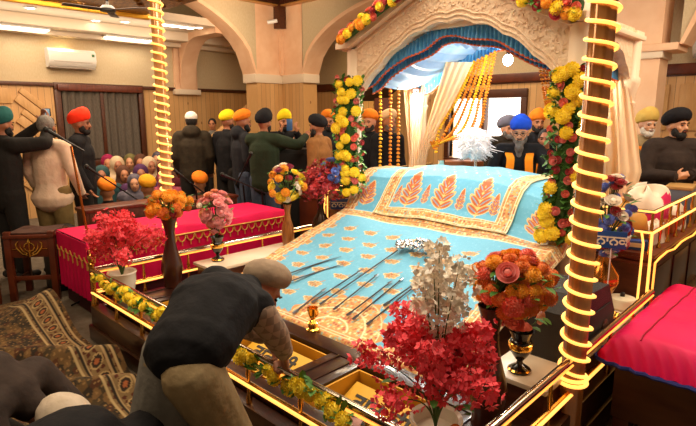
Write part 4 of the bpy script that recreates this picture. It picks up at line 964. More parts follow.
crumple('cloth_bundle', 'folded white and magenta cloth bundle on the desk behind the lit rail', 'cloth bundle', (-1.15, 4.62, .785), (.19, .30, .34), [WHTC, PINKM], 3)
crumple('cloth_bundle', 'white cloth lying crumpled behind the lower lit desk rail', 'cloth bundle', (-.99, 4.30, .785), (.07, .20, .14), [WHTC], 7)
crumple('cloth_bundle', 'white cloth folded in the middle of the lit desk railing', 'cloth bundle', (-.99, 4.98, .785), (.07, .16, .18), [WHTC], 9)
t = thing('tissue_box', 'blue and white printed box lying by the corner of the lit desk rail', 'box', (-1.02, 3.93, .785), .3)
MB().box(-.085, .085, -.04, .04, 0, .065, .004).build('carton', mat('blue_carton', '#2d4f9e', .5), t); MB().box(-.06, .05, -.042, -.039, .02, .05, .0).build('carton_label', mat('label_cream', '#e8dcc0', .5), t)
t = thing('cash_box', 'grey box lying on the desk rail before the man in the black turban', 'box', (-1.06, 5.35, .785), .1)
MB().box(-.10, .10, -.16, .16, 0, .30, .012).build('box_body', mat('grey_blue_box', '#5f6474', .5), t); MB().box(-.105, .105, -.165, .165, .28, .31, .01).build('box_lid', mat('tan_lid', '#b58a50', .5), t)
for k in range(3):
    t = thing('glass_jar', ['glass jar on the desk by the rail corner', 'glass jar standing mid desk behind the rail', 'glass jar farthest along the desk rail'][k], 'jar', (-.955, 4.47 + k * .22, .785), 0, 'jars behind the desk rail'); MB().lathe([(.028, 0), (.03, .01), (.03, .10), (.02, .12), (.022, .14), (.0, .142)], n=16).build('jar_body', mat('amber_glass', '#b06a2c', .1, spec=.8), t)
# ---------------------------------------------------------------- pink covered bed
PINK = mat('hot_pink_satin', '#ee0f62', .55, var='#dc0a52', vscale=4, spec=.3)
t = thing('pink_bed', 'low wooden bed covered with a hot pink satin spread edged in blue', 'bed', (-.79, 2.76, 0)); 
MB().box(.03, 2.1, .05, 1.28, .12, .50, .01).build('bed_frame', mat('walnut_panel', '#5c3a22', .5, var='#49291a', vscale=5, stretch=(1, 5, 5)), t)
for (x, y) in ((.08, .10), (2.0, .10), (.08, 1.22), (2.0, 1.22)): MB().box(x - .04, x + .04, y - .04, y + .04, 0, .12, .005).build('leg', BROWN, t)
def Pp(a, b):
    x = -.02 + a * 2.16; y = -.03 + b * 1.36; dx = min(a * 2.16, (1 - a) * 2.16); dy = min(b * 1.36, (1 - b) * 1.36); d = min(dx, dy)
    z = .585 + .015 * math.sin(x * 5 + y * 3) - .0
    r = .05
    if d < .10:
        q = d / .10; z = .465 + (z - .465) * min(1, (1 - (1 - q) ** 2.2)) 
        fold = .010 * math.sin((x + y * 1.3) * 95) * (1 - q)
        if dy < dx: y += fold + (.02 * (1 - q) if b > .5 else -.02 * (1 - q))
        else: x += fold + (.02 * (1 - q) if a > .5 else -.02 * (1 - q))
    z += .008 * math.sin(x * 9 + 2 * math.sin(y * 6)) * math.sin(y * 11)
    return (x, y, z)
m = MB().sheet(Pp, 260, 150, .01); m.build('satin_spread', PINK, t)
pts = [Vector(Pp(a / 60, 0)) - Vector((0, .004, .008)) for a in range(61)]; MB().tube(pts, .011, 6).build('blue_hem', mat('blue_hem', '#27358c', .5), t)
pts = [Vector(Pp(0, a / 40)) - Vector((.004, 0, .008)) for a in range(41)]; MB().tube(pts, .011, 6).build('blue_hem', MATS['blue_hem'], t)
pts = [Vector(Pp(.075, a / 60)) + Vector((0, 0, .003)) for a in range(3, 58)]; MB().tube(pts, .005, 5).build('seam', mat('pink_seam', '#b80c3c', .5), t)
0 and MB().sheet(lambda a, b: (-.9 + .02 + a * 2.0, 3.95 + .16 * math.cos(b * 2 * PI), .66 + .09 * math.sin(b * 2 * PI) + .006 * math.sin(a * 40)), 90, 18).build('bolster', PINK)
# ---------------------------------------------------------------- rugs
RUG = mat('woven_rug', '#654', .95, vc=True, bump=.5, bscale=260)
def rug_colors(x, y, lx, ly):
    bid, d = cells(x, y, .04, 4); n = fbm(x, y, 16, 6)
    cols = np.array([lin('#4a3a22'), lin('#6b4f2a'), lin('#35291a'), lin('#7d5c34'), lin('#553018')]); c = cols[(bid * 4.99).astype(int)] * (.7 + .6 * n)[:, None]
    c = over(c, d < .16, lin('#a07a48')); e = np.minimum(np.minimum(x, lx - x), np.minimum(y, ly - y)) * 1.5
    c = over(c, (e < .34) & (e > .06), np.where((d < .3)[:, None], lin('#5c2c18'), lin('#8d7148')))
    sx = np.where((np.minimum(y, ly - y) < np.minimum(x, lx - x)), x, y); q = np.abs(((sx / .11) % 1) - .5) * .17 ; em = np.abs(e - .20)
    r = np.hypot(q * 1.1, em); c = over(c, r < .062, lin('#c3a26c')); c = over(c, r < .048, lin('#3b2a1c')); c = over(c, r < .024, lin('#b8683a'))
    for k, cc in ((.06, '#c9ac78'), (.10, '#2f2418'), (.12, '#c0a070'), (.28, '#c0a070'), (.30, '#2f2418'), (.34, '#c9ac78')): c = over(c, np.abs(e - k) < .008, lin(cc))
    return c * .9
def rug(label, x0, x1, y0, y1, zf, nu, nv):
    def P(a, b): x = x0 + a * (x1 - x0); y = y0 + b * (y1 - y0); return x, y, zf(x, y)
    V, F, a, b = cloth_grid(P, nu, nv, .012); me = np_mesh('patterned_rug', V, F, RUG); paint(me, rug_colors(a * (x1 - x0), b * (y1 - y0), x1 - x0, y1 - y0)); o = put('patterned_rug', me); tag(o, label, 'rug'); return o
def folds(x, y):
    # humps run across the view, crossing the rug at a slant
    f = (-.6933 * x + .7206 * y); l = (.7206 * x + .6933 * y); w = np.clip((l + 3.1) / .4, 0, 1) * np.clip((-l - .9) / .5, 0, 1)
    z = .016 + .15 * np.exp(-((f - 3.35 - .10 * l * .3) / .10) ** 2) * w + .13 * np.exp(-((f - 2.92 + .10 * np.sin(l * 2)) / .09) ** 2) * w
    z = z + .27 * np.exp(-((f - 4.22) / .30) ** 2 - ((l + 2.35) / .45) ** 2)
    return z + .012 * np.sin(x * 7 + y * 3) ** 2
rug('bunched brown patterned rug with a medallion border heaped beside the front railing', -5.35, -1.2, -1.0, 1.30, folds, 560, 330)
rug('red and cream patterned rug lying under the pink covered bed', -.76, 1.6, 1.5, 4.3, lambda x, y: x * 0 + .016, 330, 330)

# ---------------------------------------------------------------- the musicians' divan and things around it
t = thing('pink_divan', 'long low stage draped in hot pink velvet with gold lace along its side', 'divan', (-4.46, 1.53, 0)); Ld = 2.12
MB().box(-.70, -.03, .03, Ld - .03, 0, .62, .01).build('divan_base', mat('maroon_base', '#4a0e1c', .6), t)
def Pd(a, b):
    # a along the length, b from the back over the top and down the front
    y = a * Ld; s_ = b * 1.14
    if s_ < .70: x = -.73 + s_; z = .66 + .012 * math.sin(y * 6) * math.sin(s_ * 7)
    else: q = s_ - .70; x = -.03 + .03 * min(1, q / .05) + .008 * math.sin(y * 60) * q; z = .655 - q
    return (x, y, z)
VEL = mat('pink_velvet', '#e61058', .75, var='#cc0a48', vscale=5, spec=.2)
MB().sheet(Pd, 200, 70, .006).build('velvet_cover', VEL, t)
for z0 in (.0,):
    m = MB(); m.tube([(.016, a * Ld / 60, .60) for a in range(61)], .008, 5)
    n = 24
    for k in range(n):
        y = (k + .5) * Ld / n; w = Ld / n * .42
        m.tube([(.018, y + w * math.cos(q), .585 - .055 * math.sin(q)) for q in [PI * j / 8 for j in range(9)]], .006, 5)
        m.tube([(.018, y, .53), (.018, y, .49)], .005, 5)
    m.build('gold_lace', mat('gold_lace', '#d9a850', .5, .3), t)
m = MB()
def Pe(a, b): x = -.73 + a * .73; return (x, -.006 - .006 * math.sin(x * 70) * b, .655 - .5 * b)
MB().sheet(Pe, 60, 10, .005).build('end_drop', VEL, t)
m = MB()
for k in range(7):
    x = -.66 + k * .11; m.tube([(x + .05 * math.cos(q), -.014, .53 - .04 * math.sin(q)) for q in [PI * j / 8 for j in range(9)]], .006, 5); m.tube([(x, -.014, .49), (x, -.014, .43)], .008, 5)
m.build('gold_lace', MATS['gold_lace'], t)
# carved emblem stool
def khanda(m):
    """double edged blade, ring and two curved swords"""
    m.tube([(0, 0, -.075), (0, 0, .07)], .0055, 6); m.tube([(0, 0, .045), (0, 0, .075)], [.012, .001], 6)
    m.tube([(.034 * math.cos(q), 0, .004 + .034 * math.sin(q)) for q in [2 * PI * j / 24 for j in range(24)]], .004, 6, closed=True)
    for sg in (-1, 1):
        m.tube([(sg * .012, 0, -.066), (sg * .05, 0, -.05), (sg * .085, 0, -.005), (sg * .088, 0, .03), (sg * .07, 0, .055)], [.004, .006, .0065, .005, .001], 6)
        m.tube([(sg * .03, 0, -.062), (sg * .018, 0, -.044)], .004, 6)
        m.tube([(sg * .012, 0, -.05), (sg * .044, 0, -.03), (sg * .06, 0, .0), (sg * .058, 0, .035)], [.003, .004, .004, .001], 6)
# stool stands at an angle to the platform; its front faces the camera
pL = at_z(14, 300, 0.02); pR = at_z(57, 298, .02); ax = (pR - pL); rz = math.atan2(ax.y, ax.x); wS = ax.length
t = thing('emblem_stool', 'red brown wooden stool carved with a golden double sword emblem on its front panel', 'stool', (pL.x, pL.y, 0), rz)
MB().box(-.03, wS + .03, -.02, .36, .60, .63, .006).build('stool_top', REDW, t)
pn = MB().box(.02, wS - .02, .0, .025, .42, .60, .004).build('front_panel', REDW, t)
km = MB(); khanda(km); km = km.build('gold_emblem', GOLD, pn); km.matrix_local = Matrix.Translation((wS / 2, -.008, .515)) @ Matrix.Diagonal((1.25, 1, 1.15, 1))
for sx in (-1, 1): MB().tube([(wS / 2 + sx * .09, -.006, .50), (wS / 2 + sx * .15, -.006, .50)], .004, 6).build('gold_inlay', GOLD, pn)
for (x, y) in ((0, 0), (wS, 0), (0, .32), (wS, .32)): MB().box(x - .028, x + .028, y - .01, y + .04, 0, .66 if y == 0 else .60, .006).build('leg', REDW, t)
MB().box(.02, wS - .02, .01, .03, .20, .24, .004).box(.0, .02, .03, .32, .16, .20, .004).box(wS - .02, wS, .03, .32, .16, .20, .004).build('stretcher', REDW, t)
o = MB().sheet(lambda a, b: (a * wS, .02 + .32 * b, .632 + .01 * math.sin(a * 9) * math.sin(b * 7)), 20, 12, .012).build('stool_cloth', mat('brown_blanket', '#5a3a2c', .9, var='#472a20', vscale=14)); o.location = (pL.x, pL.y, .014); o.rotation_euler = (0, 0, rz); tag(o, 'brown cloth folded on top of the emblem stool', 'cloth')
# wooden chair at the very edge
p = ground(-56, 4.3); t = thing('wooden_chair', 'curved orange brown wooden chair back beside the emblem stool', 'chair', (p.x, p.y, 0), YAW + .5)
MB().box(-.22, .22, -.22, .22, .42, .45, .01).build('seat', REDW, t)
MB().tube([(-.2, -.2, .45), (-.21, -.24, .85), (-.12, -.26, 1.02), (.12, -.26, 1.02), (.21, -.24, .85), (.2, -.2, .45)], .022, 8).build('backrest', mat('orange_wood', '#b5612a', .35), t)
for (x, y) in ((-.19, -.19), (.19, -.19), (-.19, .19), (.19, .19)): MB().box(x - .02, x + .02, y - .02, y + .02, 0, .42, .004).build('leg', REDW, t)
# dark wooden benches and amplifier cases behind the divan
def bench(label, x, y, l, h, rz=0, d=.30, m_=None):
    t = thing('wooden_bench', label, 'bench', (x, y, 0), rz); mm = m_ or REDW
    MB().box(-d / 2, d / 2, -l / 2, l / 2, h - .035, h, .006).build('bench_top', mm, t); MB().box(d / 2 - .03, d / 2 - .01, -l / 2 + .04, l / 2 - .04, .08, h - .035, .004).build('front_panel', BROWN, t)
    for sy in (-1, 1): MB().box(-d / 2 + .02, d / 2 - .02, sy * (l / 2 - .03) - .02, sy * (l / 2 - .03) + .02, 0, h - .035, .004).build('leg', mm, t)
bench('dark wooden bench behind the coral red blossoms', -5.50, 2.25, .80, .78)
bench('dark wooden bench between the marigold vase and the seated man in mustard turban', -5.52, 3.22, .85, .74)
t = thing('amplifier_case', 'black amplifier case on the floor beside the pink stage end', 'speaker', (-5.55, 1.66, 0), 0); MB().box(-.14, .14, -.13, .13, 0, .62, .015).build('case', BLACK, t); MB().box(.14, .147, -.10, .10, .08, .54, .003).build('grille', MATS['grille_black'], t)
t = thing('black_cabinet', 'black speaker cabinet standing between the yellow and black turbaned men', 'speaker', (at_d(293, 150, 7.1).x, at_d(293, 150, 7.1).y, 0), YAW)
MB().box(-.24, .24, -.16, .16, 0, 1.26, .015).build('cabinet', BLACK, t); MB().box(-.21, .21, -.168, -.16, .1, 1.2, .003).build('grille', MATS['grille_black'], t)
bench('brown carved table with a clear edge behind the pink stage', -4.72, 4.75, 1.0, .72, 0, .5)
bench('wooden harmonium table behind the dais near the window', -3.6, 5.5, .7, .95, PI / 2, .4)
# harmonium and small things behind the canopy
for k, (u_, w_, lb) in enumerate(((452, .13, 'brown harmonium case behind the blue bolster nearest the drapes'), (470, .12, 'brown harmonium case behind the blue bolster nearest the white whisk'))):
    p = at_d(u_, 166, 5.75); t = thing('harmonium', lb, 'harmonium', (p.x, p.y, .95 if k == 0 else .95), YAW); MB().box(-w_, w_, -.12, .12, 0, .26, .01).build('case', mat('harmonium_wood', '#8c4a1e', .35), t); MB().box(-w_ + .02, w_ - .02, -.135, -.12, .04, .20, .004).build('bellows', REDW, t)
p = at_y(441, 172, 4.40); t = thing('steel_tumbler', 'steel tumbler standing on the bolster by the peach drapes', 'tumbler', (p.x, p.y, 1.16)); MB().lathe([(.026, 0), (.03, .01), (.036, .10), (.033, .10), (.026, .02)], n=20).build('tumbler_body', CHROME, t)

# ---------------------------------------------------------------- microphones
def mic_stand(label, base, top, mic_from, mic_to, pole_m=BLACKM):
    t = thing('microphone_stand', label, 'microphone stand', (base.x, base.y, base.z)); z0 = Vector(base); top = Vector(top) - z0; a = Vector(mic_from) - z0; b = Vector(mic_to) - z0
    MB().tube([(0, 0, .02), top], .011, 8).build('pole', pole_m, t)
    MB().tube([a, b], .008, 8).build('boom', BLACKM, t)
    for k in range(3):
        w = k * 2.09; MB().tube([(0, 0, .12), (.24 * math.cos(w), .24 * math.sin(w), .012)], .009, 6).build('leg', BLACKM, t)
    d = (a - b).normalized(); mc = MB(); mc.tube([a - d * .02, a + d * .11], [.012, .017], 10); mc.build('microphone_body', BLACK, t)
    MB().ball(a + d * .13, (.026, .026, .026), 12, 8).build('microphone_head', mat('mic_mesh', '#2a2826', .5, .5), t)
g_ = ground(83, 4.55); mic_stand('gold lit microphone stand with a boom rising past the pink stage corner', g_, at_d(71, 146, 4.55), at_d(61, 138, 4.55), at_d(84, 151, 4.6), mat('amber_pole', '#b8682a', .25, .8))
g_ = at_z(150, 215, .66); g_ = at_d(158, 215, 5.3); g_.z = 0.0; mic_stand('microphone on a long black boom pointing at the seated man in orange turban', ground(150, 5.75), at_d(138, 200, 5.75), at_d(98, 174, 5.5), at_d(150, 208, 5.8))
mic_stand('microphone stand with steep boom in front of the men by the arch', ground(246, 6.3), at_d(243, 185, 6.3), at_d(247, 162, 6.2), at_d(236, 185, 6.35))
mic_stand('microphone on a boom slanting from the orange capped men to the yellow roses', ground(262, 6.1), at_d(262, 190, 6.1), at_d(233, 179, 6.0), at_d(270, 195, 6.1))
mic_stand('slim black microphone stand with boom between marigold vase and seated orange turban', ground(195, 6.0), at_d(196, 190, 6.0), at_d(182, 176, 5.9), at_d(208, 196, 6.0))
# ---------------------------------------------------------------- people
TMP = bpy.data.scenes.new('scratch')
def fuse(m, name, mt, vox=.013, smooth=5):
    """one continuous surface from overlapping volumes"""
    me = m.mesh(name, mt, False); o = bpy.data.objects.new('scratch', me); TMP.collection.objects.link(o)
    r = o.modifiers.new('r', 'REMESH'); r.mode = 'VOXEL'; r.voxel_size = vox; r.use_smooth_shade = True
    s = o.modifiers.new('s', 'SMOOTH'); s.iterations = smooth; s.factor = .5
    vl = TMP.view_layers[0]; vl.update(); out = bpy.data.meshes.new_from_object(o.evaluated_get(vl.depsgraph)); out.name = name
    out.materials.clear(); out.materials.append(mt); out.polygons.foreach_set('material_index', [0] * len(out.polygons)); out.polygons.foreach_set('use_smooth', [True] * len(out.polygons))
    bpy.data.objects.remove(o); return out
def limb(m, p0, p1, r0, r1, sx=1, sy=1, side=(1, 0, 0), n=14):
    """rounded tapering volume; sx along side, sy across it"""
    p0 = Vector(p0); p1 = Vector(p1); t = p1 - p0; L_ = t.length; t = t.normalized() if L_ > 1e-6 else Vector((0, 0, 1)); s = Vector(side); s = s - t * s.dot(t)
    if s.length < .1: s = t.orthogonal()
    s.normalize(); u = t.cross(s); vs = []; rings = []
    for a in (-90, -60, -30, 0): rings.append((math.sin(math.radians(a)) * r0 * .8, math.cos(math.radians(a)) * r0 + 1e-4))
    for a in (.33, .66): rings.append((a * L_, r0 + (r1 - r0) * a))
    for a in (0, 30, 60, 90): rings.append((L_ + math.sin(math.radians(a)) * r1 * .8, math.cos(math.radians(a)) * r1 + 1e-4))
    for h, r in rings:
        for k in range(n): w = 2 * PI * k / n; vs.append(p0 + t * h + s * (math.cos(w) * r * sx) + u * (math.sin(w) * r * sy))
    fs = [(i * n + k, i * n + (k + 1) % n, (i + 1) * n + (k + 1) % n, (i + 1) * n + k) for i in range(len(rings) - 1) for k in range(n)] + [tuple(range(n - 1, -1, -1)), tuple((len(rings) - 1) * n + k for k in range(n))]
    m.add(vs, fs)
SKINS = [mat('skin_warm', '#b97a55', .5), mat('skin_tan', '#a3684a', .5), mat('skin_light', '#cf9672', .5)]
EYEM = mat('dark_eye', '#1d120d', .3); LIP = mat('lips', '#8d4438', .5)
HAIR = {'black': mat('black_hair', '#1c1715', .8, bump=.6, bscale=60), 'grey': mat('grey_beard', '#8e867e', .85, var='#6c645d', vscale=30, bump=.6, bscale=60), 'white': mat('white_beard', '#d9cfc2', .85, bump=.6, bscale=60), 'salt': mat('dark_grey_beard', '#4b4541', .85, var='#837a72', vscale=25, bump=.6, bscale=60)}
STAND = dict(pelvis=(0, 0, .95), chest=(0, 0, 1.27), neck=(0, .0, 1.45), head=(0, .03, 1.60), shL=(-.185, 0, 1.40), shR=(.185, 0, 1.40), elL=(-.235, -.02, 1.13), elR=(.235, -.02, 1.13),
             wrL=(-.225, .10, .90), wrR=(.225, .10, .90), hipL=(-.095, 0, .92), hipR=(.095, 0, .92), knL=(-.10, .03, .50), knR=(.10, .03, .50), anL=(-.11, 0, .09), anR=(.11, 0, .09))
SITX = {k: (v[0], v[1], v[2] - .83) for k, v in STAND.items()}
SITX.update(knL=(-.24, .26, .13), knR=(.24, .26, .13), anL=(.12, .34, .07), anR=(-.12, .30, .07), hipL=(-.1, .02, .12), hipR=(.1, .02, .12), elL=(-.25, .05, .34), elR=(.25, .05, .34), wrL=(-.16, .26, .22), wrR=(.16, .26, .22))
SITC = {k: (v[0], v[1], v[2] - .45) for k, v in STAND.items()}
SITC.update(knL=(-.12, .42, .50), knR=(.12, .42, .50), anL=(-.12, .44, .09), anR=(.12, .44, .09), hipL=(-.1, .02, .48), hipR=(.1, .02, .48), wrL=(-.12, .30, .62), wrR=(.12, .30, .62), elL=(-.25, .05, .70), elR=(.25, .05, .70))
def hand(m, w, d, palm, curl=.5, sc=1.0, sgn=1):
    """palm, four unequal fingers with two bends and a thumb leaving the side of the palm"""
    w = Vector(w); d = Vector(d).normalized(); n_ = Vector(palm); n_ = (n_ - d * n_.dot(d)).normalized(); s = d.cross(n_) * sgn
    limb(m, w, w + d * .075 * sc, .030 * sc, .036 * sc, 1.05, .42, s)
    for k, (o, L_) in enumerate(((-.030, .060), (-.010, .070), (.011, .066), (.030, .052))):
        b = w + d * .088 * sc + s * o * sc; c1 = curl * .8; c2 = curl * 1.7; L_ *= sc
        k1 = b + (d * math.cos(c1) + n_ * math.sin(c1)) * L_ * .55; k2 = k1 + (d * math.cos(c2) + n_ * math.sin(c2)) * L_ * .5
        limb(m, b, k1, .0098 * sc, .009 * sc, n=8); limb(m, k1, k2, .009 * sc, .0078 * sc, n=8)
    b = w + d * .025 * sc - s * .030 * sc; k1 = b + (d * .65 - s * .62 + n_ * .25).normalized() * .042 * sc; k2 = k1 + (d * .85 - s * .2 + n_ * .45 * (1 + curl)).normalized() * .032 * sc
    limb(m, b, k1, .014 * sc, .011 * sc, n=8); limb(m, k1, k2, .011 * sc, .009 * sc, n=8)
def head_frame(look, tilt=0):
    f = Vector(look).normalized(); r = f.cross(Vector((0, 0, 1)))
    if r.length < .2: r = Vector((1, 0, 0)).cross(f) if False else Vector((1, 0, 0))
    r.normalize(); u = r.cross(f); M = Matrix((r, f, u)).transposed()
    return M @ Matrix.Rotation(tilt, 3, 'Y')
def turban_mesh(kind, mt):
    m = MB(); n, k_ = 44, 20; vs = []
    for j in range(k_ + 1):
        t = PI * j / k_
        for i in range(n):
            w = 2 * PI * i / n; x = math.sin(t) * math.cos(w); y = math.sin(t) * math.sin(w); z = math.cos(t)
            q = z * .85 + abs(x) * (.75 if y > 0 else .25) ; rib = .028 * (abs((q * 5.2) % 1 - .5) * 2) ** 1.5
            if kind == 'tall': R_ = (.112, .135, .105); pk = .02 * max(0, y) * max(0, z)
            elif kind == 'cap': R_ = (.094, .112, .085); pk = 0; rib *= .3
            elif kind == 'small': R_ = (.095, .125, .080); pk = .0
            elif kind == 'wide': R_ = (.130, .140, .100); pk = .0
            else: R_ = (.112, .130, .092); pk = .01
            f = 1 + rib - (.10 if z < -.5 else 0)
            vs.append(Vector((x * R_[0] * f, y * R_[1] * f + .0, z * R_[2] * f + pk * 2 + .02 * y * (1 if kind != 'cap' else 0))))
    fs = [(j * n + i, (j + 1) * n + i, (j + 1) * n + (i + 1) % n, j * n + (i + 1) % n) for j in range(k_) for i in range(n)]
    m.add(vs, fs); return m.mesh('turban', mt)
def person(label, loc, rz=0, pose=STAND, joints=None, look=(0, 1, -.05), top=None, bottom=None, skin=0, turban=None, beard=None, hair=None, sleeve=1.0, shawl=None, hem=0, hood=False, curl=.5, scale=1, vox=.013, group=None,
           sash=None, palmL=(0, 0, 1), palmR=(0, 0, 1), handL=None, handR=None, bulk=1.0, vest=None, tilt=0, extras=None, longbeard=False, glasses=False):
    J = {k: Vector(v) for k, v in pose.items()}
    for k, v in (joints or {}).items(): J[k] = Vector(v)
    t = thing('person', label, 'person', loc, rz, group); t.scale = (scale,) * 3; sk = SKINS[skin]
    H = head_frame(look, tilt); hc = J['head']; sd = (J['shR'] - J['shL']).normalized(); hd = (J['hipR'] - J['hipL']).normalized()
    m = MB()
    limb(m, J['pelvis'], J['chest'], .145, .15, 1.0, .70, hd); limb(m, J['chest'], (J['shL'] + J['shR']) / 2, .155, .10, 1.0, .68, sd); limb(m, J['shL'], J['shR'], .058, .058)
    limb(m, (J['shL'] + J['shR']) / 2, J['neck'] + (hc - J['neck']) * .5, .062, .052)
    for s_ in 'LR':
        limb(m, J['sh' + s_], J['el' + s_], .052, .040); limb(m, J['el' + s_], J['wr' + s_], .042, .027, side=(1, 0, 0)); limb(m, J['hip' + s_], J['kn' + s_], .088, .058); limb(m, J['kn' + s_], J['an' + s_], .056, .038)
        fd = Vector((0, 1, 0)) if J['kn' + s_].z > J['an' + s_].z + .15 else Vector((.6 if s_ == 'L' else -.6, .6, 0)); limb(m, J['an' + s_] + Vector((0, 0, -.04)) - fd * .03, J['an' + s_] + Vector((0, 0, -.05)) + fd * .14, .040, .030, 1.1, .8)
        hdir = (handL if s_ == 'L' else handR); hdir = Vector(hdir) if hdir else (J['wr' + s_] - J['el' + s_])
        hand(m, J['wr' + s_], hdir, palmL if s_ == 'L' else palmR, curl, 1.0, 1 if s_ == 'L' else -1)
    def hp(x, y, z): return hc + H @ Vector((x, y, z))
    def hb(c, r, n=14, k=10): m.ball(hp(*c), r, n, k, M=H)
    hb((0, -.012, .02), (.074, .094, .098)); hb((0, .022, -.045), (.056, .064, .062)); hb((0, .062, -.080), (.026, .026, .022))
    limb(m, hp(0, .082, .012), hp(0, .104, -.022), .010, .016, n=8); hb((0, .070, .030), (.050, .024, .016))
    hb((0, .082, -.050), (.026, .014, .010)); hb((.038, .060, -.02), (.024, .022, .022)); hb((-.038, .060, -.02), (.024, .022, .022))
    for sx in (-1, 1): hb((sx * .076, -.005, -.01), (.010, .020, .030))
    put('body', fuse(m, 'body', sk, vox, 3), t)
    for sx in (-1, 1):
        MB().ball(hp(sx * .031, .079, .008), (.0125, .007, .0065), 10, 6, M=H).build('eye', EYEM, t)
        if not (beard is None and hair is None and shawl): MB().tube([hp(sx * .014, .094, .028), hp(sx * .032, .092, .034), hp(sx * .050, .078, .026)], .0045, 6).build('eyebrow', HAIR.get(beard or 'black', HAIR['black']), t)
    MB().tube([hp(-.022, .092, -.050), hp(0, .099, -.049), hp(.022, .092, -.050)], .005, 6, flat=.7).build('mouth', LIP, t)
    if glasses:
        g = MB()
        for sx in (-1, 1): g.tube([hp(sx * .032 + .020 * math.cos(q), .102, .006 + .015 * math.sin(q)) for q in [2 * PI * j / 14 for j in range(14)]], .0022, 5, closed=True); g.tube([hp(sx * .052, .10, .010), hp(sx * .078, .0, .012)], .002, 5)
        g.tube([hp(-.012, .104, .008), hp(.012, .104, .008)], .002, 5); g.build('spectacles', BLACKM, t)
    if top:
        b = bulk * (.88 if not vest else 1); m = MB()
        low = J['pelvis'] + (J['pelvis'] - J['chest']).normalized() * (.10 if not vest else .02)
        limb(m, low, J['pelvis'], .165 * b, .165 * b, 1.05, .78, hd); limb(m, J['pelvis'], J['chest'], .165 * b, .178 * b, 1.04, .76, hd); limb(m, J['chest'], (J['shL'] + J['shR']) / 2, .178 * b, .125 * b, 1.04, .74, sd); limb(m, J['shL'], J['shR'], .078 * b, .078 * b)
        limb(m, (J['shL'] + J['shR']) / 2, J['neck'] + (hc - J['neck']) * .12, .088, .070)
        for s_ in ('' if vest else 'LR'):
            limb(m, J['sh' + s_], J['el' + s_], .076 * b, .062 * b); e = J['el' + s_].lerp(J['wr' + s_], sleeve); limb(m, J['el' + s_], e, .062 * b, .044 * b) if sleeve > .05 and not vest else None
        if hood: m.ball(J['neck'] + Vector((0, -.06, .02)), (.13, .09, .10), 14, 10)
        if hem:
            bt = J['pelvis'] + Vector((0, 0, -hem)); limb(m, J['pelvis'], bt, .17 * b, .22 * b, 1.05, .85, hd)
        put('jacket' if not vest else 'vest', fuse(m, 'jacket', top, vox, 6), t)
        if not vest:
            for s_ in 'LR':
                cm = MB(); e = J['el' + s_].lerp(J['wr' + s_], sleeve); d = (J['wr' + s_] - J['el' + s_]).normalized(); cm.tube([e - d * .015, e + d * .025], .040 * b + .004, 14); cm.build('cuff', top, t)
    if vest:
        m = MB()
        for s_ in 'LR': limb(m, J['sh' + s_], J['el' + s_], .070, .058); limb(m, J['el' + s_], J['el' + s_].lerp(J['wr' + s_], sleeve), .058, .042)
        put('sleeves', fuse(m, 'sleeves', vest, vox, 4), t)
    if bottom:
        m = MB(); limb(m, J['pelvis'], J['pelvis'] + (J['pelvis'] - J['chest']).normalized() * (.05 if not vest else .0), .155 if not vest else .13, .15 if not vest else .13, 1.05, .78, hd)
        for s_ in 'LR': limb(m, J['hip' + s_], J['kn' + s_], .112, .088); limb(m, J['kn' + s_], J['an' + s_] + (J['kn' + s_] - J['an' + s_]).normalized() * .03, .086, .062)
        put('trousers', fuse(m, 'trousers', bottom, vox, 5), t)
        m = MB()
        for s_ in 'LR':
            fd = Vector((0, 1, 0)) if J['kn' + s_].z > J['an' + s_].z + .15 else Vector((.6 if s_ == 'L' else -.6, .6, 0)); sm = MB(); limb(sm, J['an' + s_] + Vector((0, 0, -.035)) - fd * .04, J['an' + s_] + Vector((0, 0, -.045)) + fd * .15, .046, .038, 1.1, .85); sm.build('sock', mat('dark_sock', '#2a2522', .9), t)
    if turban:
        kind, mt = turban; o = put('turban' if kind != 'cap' else 'cap', turban_mesh(kind, mt), t, (Matrix.Translation(hc) @ H.to_4x4() @ Matrix.Translation((0, -.020, .076)) @ Matrix.Rotation(.16, 4, 'X') @ Matrix.Scale(.92, 4)))
        if kind == 'cap': pass
    if hair:
        m = MB(); m.ball(hc + H @ Vector((0, -.025, .030)), (.083, .095, .098), 20, 14, M=H); put('hair', m.mesh('hair', HAIR[hair]), t)
    if beard:
        m = MB(); 
        def bb(c, r): m.ball(hp(*c), r, 12, 8, M=H)
        bb((0, .055, -.085), (.050, .046, .042)); bb((.050, .025, -.055), (.022, .040, .045)); bb((-.050, .025, -.055), (.022, .040, .045)); bb((0, .090, -.038), (.036, .014, .009))
        if longbeard: bb((0, .075, -.14), (.045, .035, .06)); bb((0, .08, -.20), (.030, .025, .05))
        put('beard', fuse(m, 'beard', HAIR[beard], .009, 2), t)
    if shawl:
        m = MB(); m.ball(hp(0, -.035, .022), (.100, .108, .118), 18, 12, M=H); limb(m, hp(0, -.05, -.04), J['neck'] + Vector((0, -.04, -.03)), .10, .12); limb(m, J['shL'] + Vector((0, -.02, 0)), J['shR'] + Vector((0, -.02, 0)), .098, .098); limb(m, J['neck'] + Vector((0, 0, -.06)), J['chest'] + Vector((0, 0, -.1)), .15, .19, 1.15, .85)
        put('shawl', fuse(m, 'shawl', shawl, .015, 4), t)
